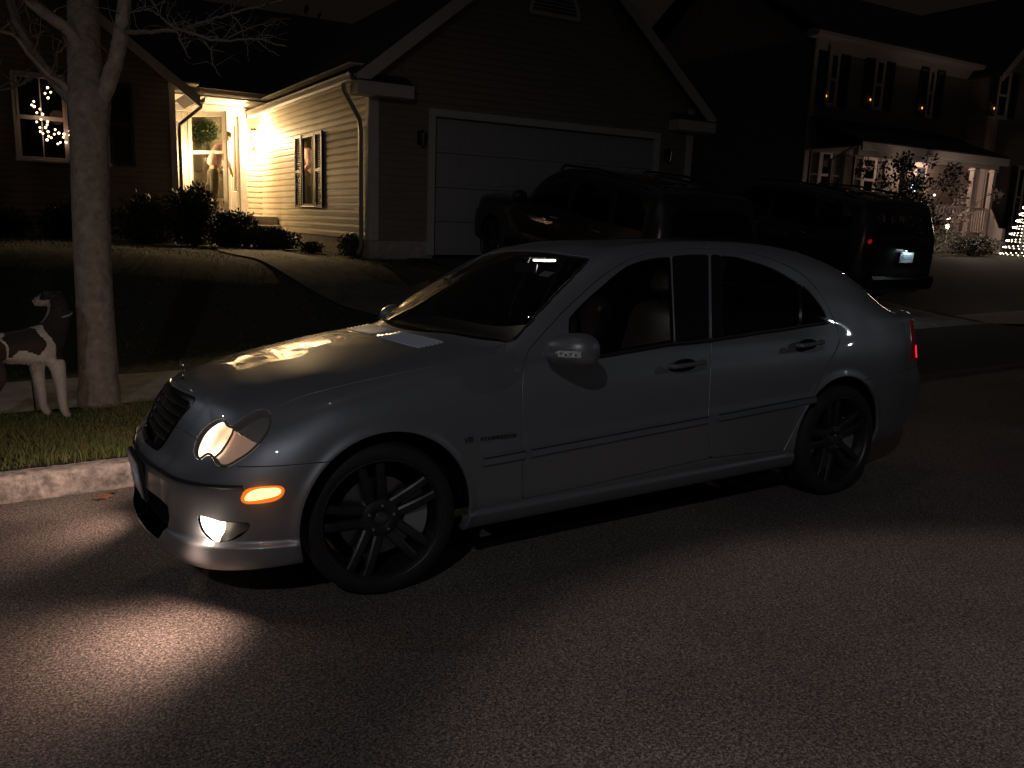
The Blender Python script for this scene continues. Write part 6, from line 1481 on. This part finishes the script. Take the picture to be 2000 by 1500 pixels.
# ================================================================= two dark cars on the drive
def suv_net():
    def st(x, w_, zs, top):   # side station
        lo = [(x, .62*w_, .34), (x, .90*w_, .33), (x, .965*w_, .50), (x, w_, .78), (x, .985*w_, .98), (x, .95*w_, zs)]
        return lo+[(x, y*w_, z) for y, z in top]
    hood = lambda z: [(.84, z+.03), (.70, z+.055), (.36, z+.07), (0, z+.075)]
    roof = lambda z: [(.90, 1.36), (.775, z-.045), (.42, z-.01), (0, z)]
    N_ = [[(-.82, 0, .30), (-.90, 0, .34), (-.94, 0, .50), (-.93, 0, .74), (-.90, 0, .92), (-.86, 0, .98), (-.84, 0, 1.01), (-.82, 0, 1.02), (-.80, 0, 1.03), (-.78, 0, 1.035)],
          [(-.76, .55, .30), (-.84, .60, .34), (-.87, .62, .50), (-.86, .62, .74), (-.83, .61, .92), (-.79, .58, .99), (-.75, .50, 1.02), (-.70, .38, 1.04), (-.66, .2, 1.055), (-.62, 0, 1.06)],
          [(-.60, .74, .30), (-.64, .84, .34), (-.66, .87, .50), (-.64, .88, .76), (-.60, .86, .92), (-.57, .80, 1.0), (-.53, .70, 1.035), (-.50, .56, 1.06), (-.46, .3, 1.075), (-.42, 0, 1.085)],
          st(-.35, .92, 1.01, hood(1.02)), st(0, .94, 1.04, hood(1.05)), st(.40, .945, 1.07, hood(1.09)),
          st(.66, .945, 1.09, [(.86, 1.13), (.80, 1.17), (.42, 1.23), (0, 1.25)]), st(1.0, .945, 1.10, [(.90, 1.26), (.815, 1.43), (.42, 1.50), (0, 1.51)]), st(1.35, .945, 1.11, [(.90, 1.33), (.785, 1.60), (.42, 1.66), (0, 1.67)]),
          st(1.8, .945, 1.12, roof(1.72)), st(2.4, .945, 1.13, roof(1.73)), st(2.9, .945, 1.14, roof(1.71)), st(3.3, .935, 1.15, roof(1.68)), st(3.55, .92, 1.15, [(.90, 1.35), (.78, 1.60), (.42, 1.63), (0, 1.64)]),
          [(3.60, .60, .36), (3.68, .78, .36), (3.74, .82, .52), (3.73, .84, .78), (3.71, .84, .98), (3.69, .82, 1.15), (3.64, .77, 1.35), (3.585, .66, 1.57), (3.57, .38, 1.605), (3.56, 0, 1.61)],
          [(3.66, .40, .36), (3.80, .50, .36), (3.86, .52, .52), (3.82, .53, .78), (3.80, .53, .98), (3.78, .52, 1.15), (3.71, .49, 1.35), (3.615, .42, 1.56), (3.59, .25, 1.59), (3.58, 0, 1.60)],
          [(3.68, 0, .36), (3.83, 0, .36), (3.89, 0, .52), (3.85, 0, .78), (3.83, 0, .98), (3.81, 0, 1.15), (3.74, 0, 1.35), (3.64, 0, 1.555), (3.61, 0, 1.59), (3.60, 0, 1.595)]]
    return np.array(N_, float)
def build_suv(label, M, group, paint, plate=True, rails=True):
    c = thing('parked_suv', label, 'car', M, group); S = hermite(hermite(suv_net(), 10, 0), 8, 1)
    for _ in range(2): S[1:-1] = (S[:-2]+2*S[1:-1]+S[2:])/4
    S[..., 1] = np.maximum(S[..., 1], 0); S[:, -1, 1] = 0; S[0, :, 1] = 0; S[-1, :, 1] = 0
    V = S*[1, -1, 1]; n = -np.cross(np.gradient(V, axis=1), np.gradient(V, axis=0)); l = np.linalg.norm(n, axis=-1, keepdims=True); n = np.where(l > 1e-9, n/np.maximum(l, 1e-12), [0, 0, 1.])
    a, b = V.shape[:2]; ii, jj = np.meshgrid(np.arange(a), np.arange(b), indexing='ij'); A = np.concatenate([V, n, (ii/10)[..., None], (jj/8)[..., None]], -1).reshape(-1, 8); idx = np.arange(a*b).reshape(a, b)
    F = np.stack([idx[:-1, :-1], idx[1:, :-1], idx[1:, 1:], idx[:-1, 1:]], -1).reshape(-1, 4); rest = Patch(A, np.concatenate([F, np.full((len(F), 6), -1, int)], 1))
    for cx in (0, 2.75): rest = clip(rest, -xz_circle(cx, .37, .42)(rest))
    up = lambda A_: np.where(A_[:, 7] > 4.6, 1., -1.)
    xz = lambda poly, g=None: (lambda P: np.minimum(sdf(P.A[:, [0, 2]], poly), g(P.A)) if g else sdf(P.A[:, [0, 2]], poly))
    sg = lambda A_: np.where((A_[:, 7] > 4.9) & (A_[:, 7] < 7.3) & (A_[:, 6] < 13.2), 1., -1.)
    w1, rest = take(rest, xz([(.86, 1.15), (1.42, 1.57), (1.86, 1.60), (1.86, 1.16)], sg), .004)
    w2, rest = take(rest, xz([(1.93, 1.16), (1.93, 1.60), (2.70, 1.60), (2.80, 1.17)], sg), .004)
    w3, rest = take(rest, xz([(2.90, 1.18), (2.78, 1.59), (3.20, 1.56), (3.42, 1.40), (3.46, 1.20)], sg), .004)
    ws, rest = take(rest, plan_field([(.60, -.2), (.60, .3), (.70, .70), (1.34, .62), (1.38, 0), (1.38, -.2)], lambda A_: np.where((A_[:, 7] > 6.2) & (A_[:, 6] < 9), 1., -1.)), .004)
    yz = lambda poly, g: (lambda P: np.minimum(sdf(np.stack([-P.A[:, 1], P.A[:, 2]], -1), poly), g(P.A)))
    rr = lambda A_: np.where(A_[:, 6] > 13.4, 1., -1.)
    rw, rest = take(rest, yz([(-.2, 1.20), (-.2, 1.50), (.50, 1.50), (.62, 1.42), (.68, 1.20)], rr), .004)
    tl, rest = take(rest, yz([(.66, .92), (.70, 1.16), (.80, 1.30), (1.0, 1.30), (1.0, .92)], rr), .004)
    hl, rest = take(rest, yz([(.52, .80), (.56, .93), (1.0, .95), (1.0, .80)], lambda A_: np.where(A_[:, 6] < 2.6, 1., -1.)), .004)
    skin_mesh('body', rest, paint, c, flange=.012)
    for s in ('near', 'far'):
        for q in (w1, w2, w3): skin_mesh('window', q, SMOKE, c, s, flange=0, push=.004)
        skin_mesh('tail_light', tl, mat('tail_red', (.07, .003, .004), rough=.3), c, s, flange=.01); skin_mesh('headlight', hl, mat('lamp_clear', (.35, .35, .36), rough=.12, coat=1), c, s, flange=.01)
    skin_mesh('windscreen', ws, SMOKE, c, flange=0, push=.004); skin_mesh('rear_window', rw, SMOKE, c, flange=0, push=.004)
    g = G(); g.box((1.4, 0, .62), (4.0, 1.5, .55), None, .1); g.box((2.3, 0, 1.1), (2.4, 1.45, .3), None, .1); g.build('underbody', DARK, c)
    for x in (1.55, 2.6):
        for y in (-.4, .4): g = G(); g.box((x, y, 1.05), (.16, .5, .5), None, .05); g.box((x+.02, y, 1.40), (.10, .28, .18), None, .04); g.build('seat', BLACKP, c)
    for s in (-1, 1):
        g = G(); g.ball((.88, s*1.03, 1.20), (.07, .12, .09), 14, 8); g.tube([(.92, s*.88, 1.14), (.90, s*.97, 1.18)], .03, 8); g.build('door_mirror', paint, c)
        if rails: g = G(); g.tube([(1.35, s*.70, 1.64), (1.45, s*.71, 1.715), (2.2, s*.71, 1.755), (3.0, s*.71, 1.735), (3.30, s*.70, 1.65)], .016, 8); g.build('roof_rail', CHROME if False else BLACKP, c)
        g = G()
        g.build if False else None
        for x in (1.62, 2.58): g = G(); g.tube([(x, s*.94, 1.04), (x+.02, s*.965, 1.045), (x+.14, s*.965, 1.05), (x+.16, s*.94, 1.05)], .012, 6); g.build('handle', CHROME, c)
    g = G(); g.box((3.86, 0, .52), (.10, 1.5, .20), None, .04); g.build('rear_bumper', BLACKP, c)
    if plate:
        g = G(); g.box((3.858, 0, .90), (.008, .310, .157), Matrix.Rotation(math.radians(-4), 4, 'Y')); g.build('number_plate', mat('plate_pale', (.70, .76, .80), rough=.4), c, smooth=False)
        g = G(); g.box((3.8635, 0, .93), (.002, .20, .012)); g.box((3.8645, 0, .885), (.002, .22, .05)); g.build('plate_print', mat('plate_grey_blue', (.42, .52, .60), rough=.5), c, smooth=False)
    for cx in (0, 2.75):
        for s in (-1, 1):
            wheel(c, (cx, s*.80, .36), s).scale = (1.12, 1.12, 1.12)
    return c
def on_drive(x, yrear):
    """nose to the garage, tail to the street; follows the slope of the drive"""
    z0 = float(ground_z(x, yrear-.9+.0))+.016; z1 = float(ground_z(x, yrear+3.6))+.016; yr = yrear+1.05; yf = yr+2.75
    zr, zf = float(ground_z(x, yr))+.02, float(ground_z(x, yf))+.02; pit = math.atan2(zf-zr, 2.75)
    return Matrix.Translation((x, yf, zf)) @ Matrix.Rotation(-math.pi/2, 4, 'Z') @ Matrix.Rotation(pit, 4, 'Y')
BLK = car_paint('black_paint', (.004, .004, .0045), .5, .0); DKG = car_paint('charcoal_paint', (.006, .005, .006), .5, .0)
gpc = 'dark cars parked on the drive'
SUV1 = build_suv('black car with roof rails on the drive, nearest the lit siding', on_drive(6.0, 3.7), gpc, BLK, True)
SUV2_M = on_drive(10.05, 3.95)
SUV2 = build_suv('dark car on the drive showing its pale rear number plate', on_drive(10.05, 3.95), gpc, DKG, True)
g = G(); g.box((3.895, 0, 1.022), (.085, .26, .03), None, .006); g.box((3.935, 0, 1.0), (.006, .26, .03)); o = g.build('plate_fill_cover', BLACKP, SUV2, angle=30)  # added cover that hides the glowing strip below it
g = G(); g.box((3.900, 0, 1.003), (.05, .20, .004)); g.build('plate_fill_strip', glow('plate_fill_glow', (.75, .95, 1.0), 10.), SUV2, smooth=False)  # glowing strip added to brighten the plate
for q in (-1,): g = G(); g.ball((3.755, .775*q, 1.10), (.02, .04, .035), 10, 6); g.build('tail_bulb', glow('faint_tail', (1, .03, .04), .16), SUV2)
SALOON = build_saloon()
# lamps of the saloon: beams and added spill lamps, set just outside the lenses
def car_lamp(name, kind, loc, aim, e, col, r, cone=60, blend=.6):
    o = lamp(name, kind, (0, 0, 0), e, col, r, None, cone, blend); o.parent = SALOON; o.location = loc
    if aim: o.rotation_euler = Vector(aim).to_track_quat('-Z', 'Y').to_euler()
    return o
for s in (-1, 1):
    car_lamp('fog_beam', 'SPOT', (-.72, s*.66, .36), (-1, s*.22, -.50), 14, (1, .66, .51), .03, 120, .9)
    car_lamp('headlight_beam', 'SPOT', (-.76, s*.55, .70), (-1, s*.05, -.10), 60, (1, .78, .60), .05, 70, .6)
car_lamp('fog_spill', 'SPOT', (-.735, -.70, .36), (-.35, -.05, -1), 14, (1, .66, .51), .03, 110, .9)
car_lamp('fog_spill', 'POINT', (-.70, -.69, .345), None, .5, (1, .78, .62), .02)
car_lamp('headlight_side_fill', 'SPOT', (-.80, .60, .62), (-.30, 1, .10), 38, (1, .70, .56), .05, 135, .7)  # added sideways light to brighten kerb, grass, tree and dog
car_lamp('marker_glow', 'POINT', (-.52, -.86, .50), None, .12, (1, .35, .05), .03)
bpy.context.view_layer.update()
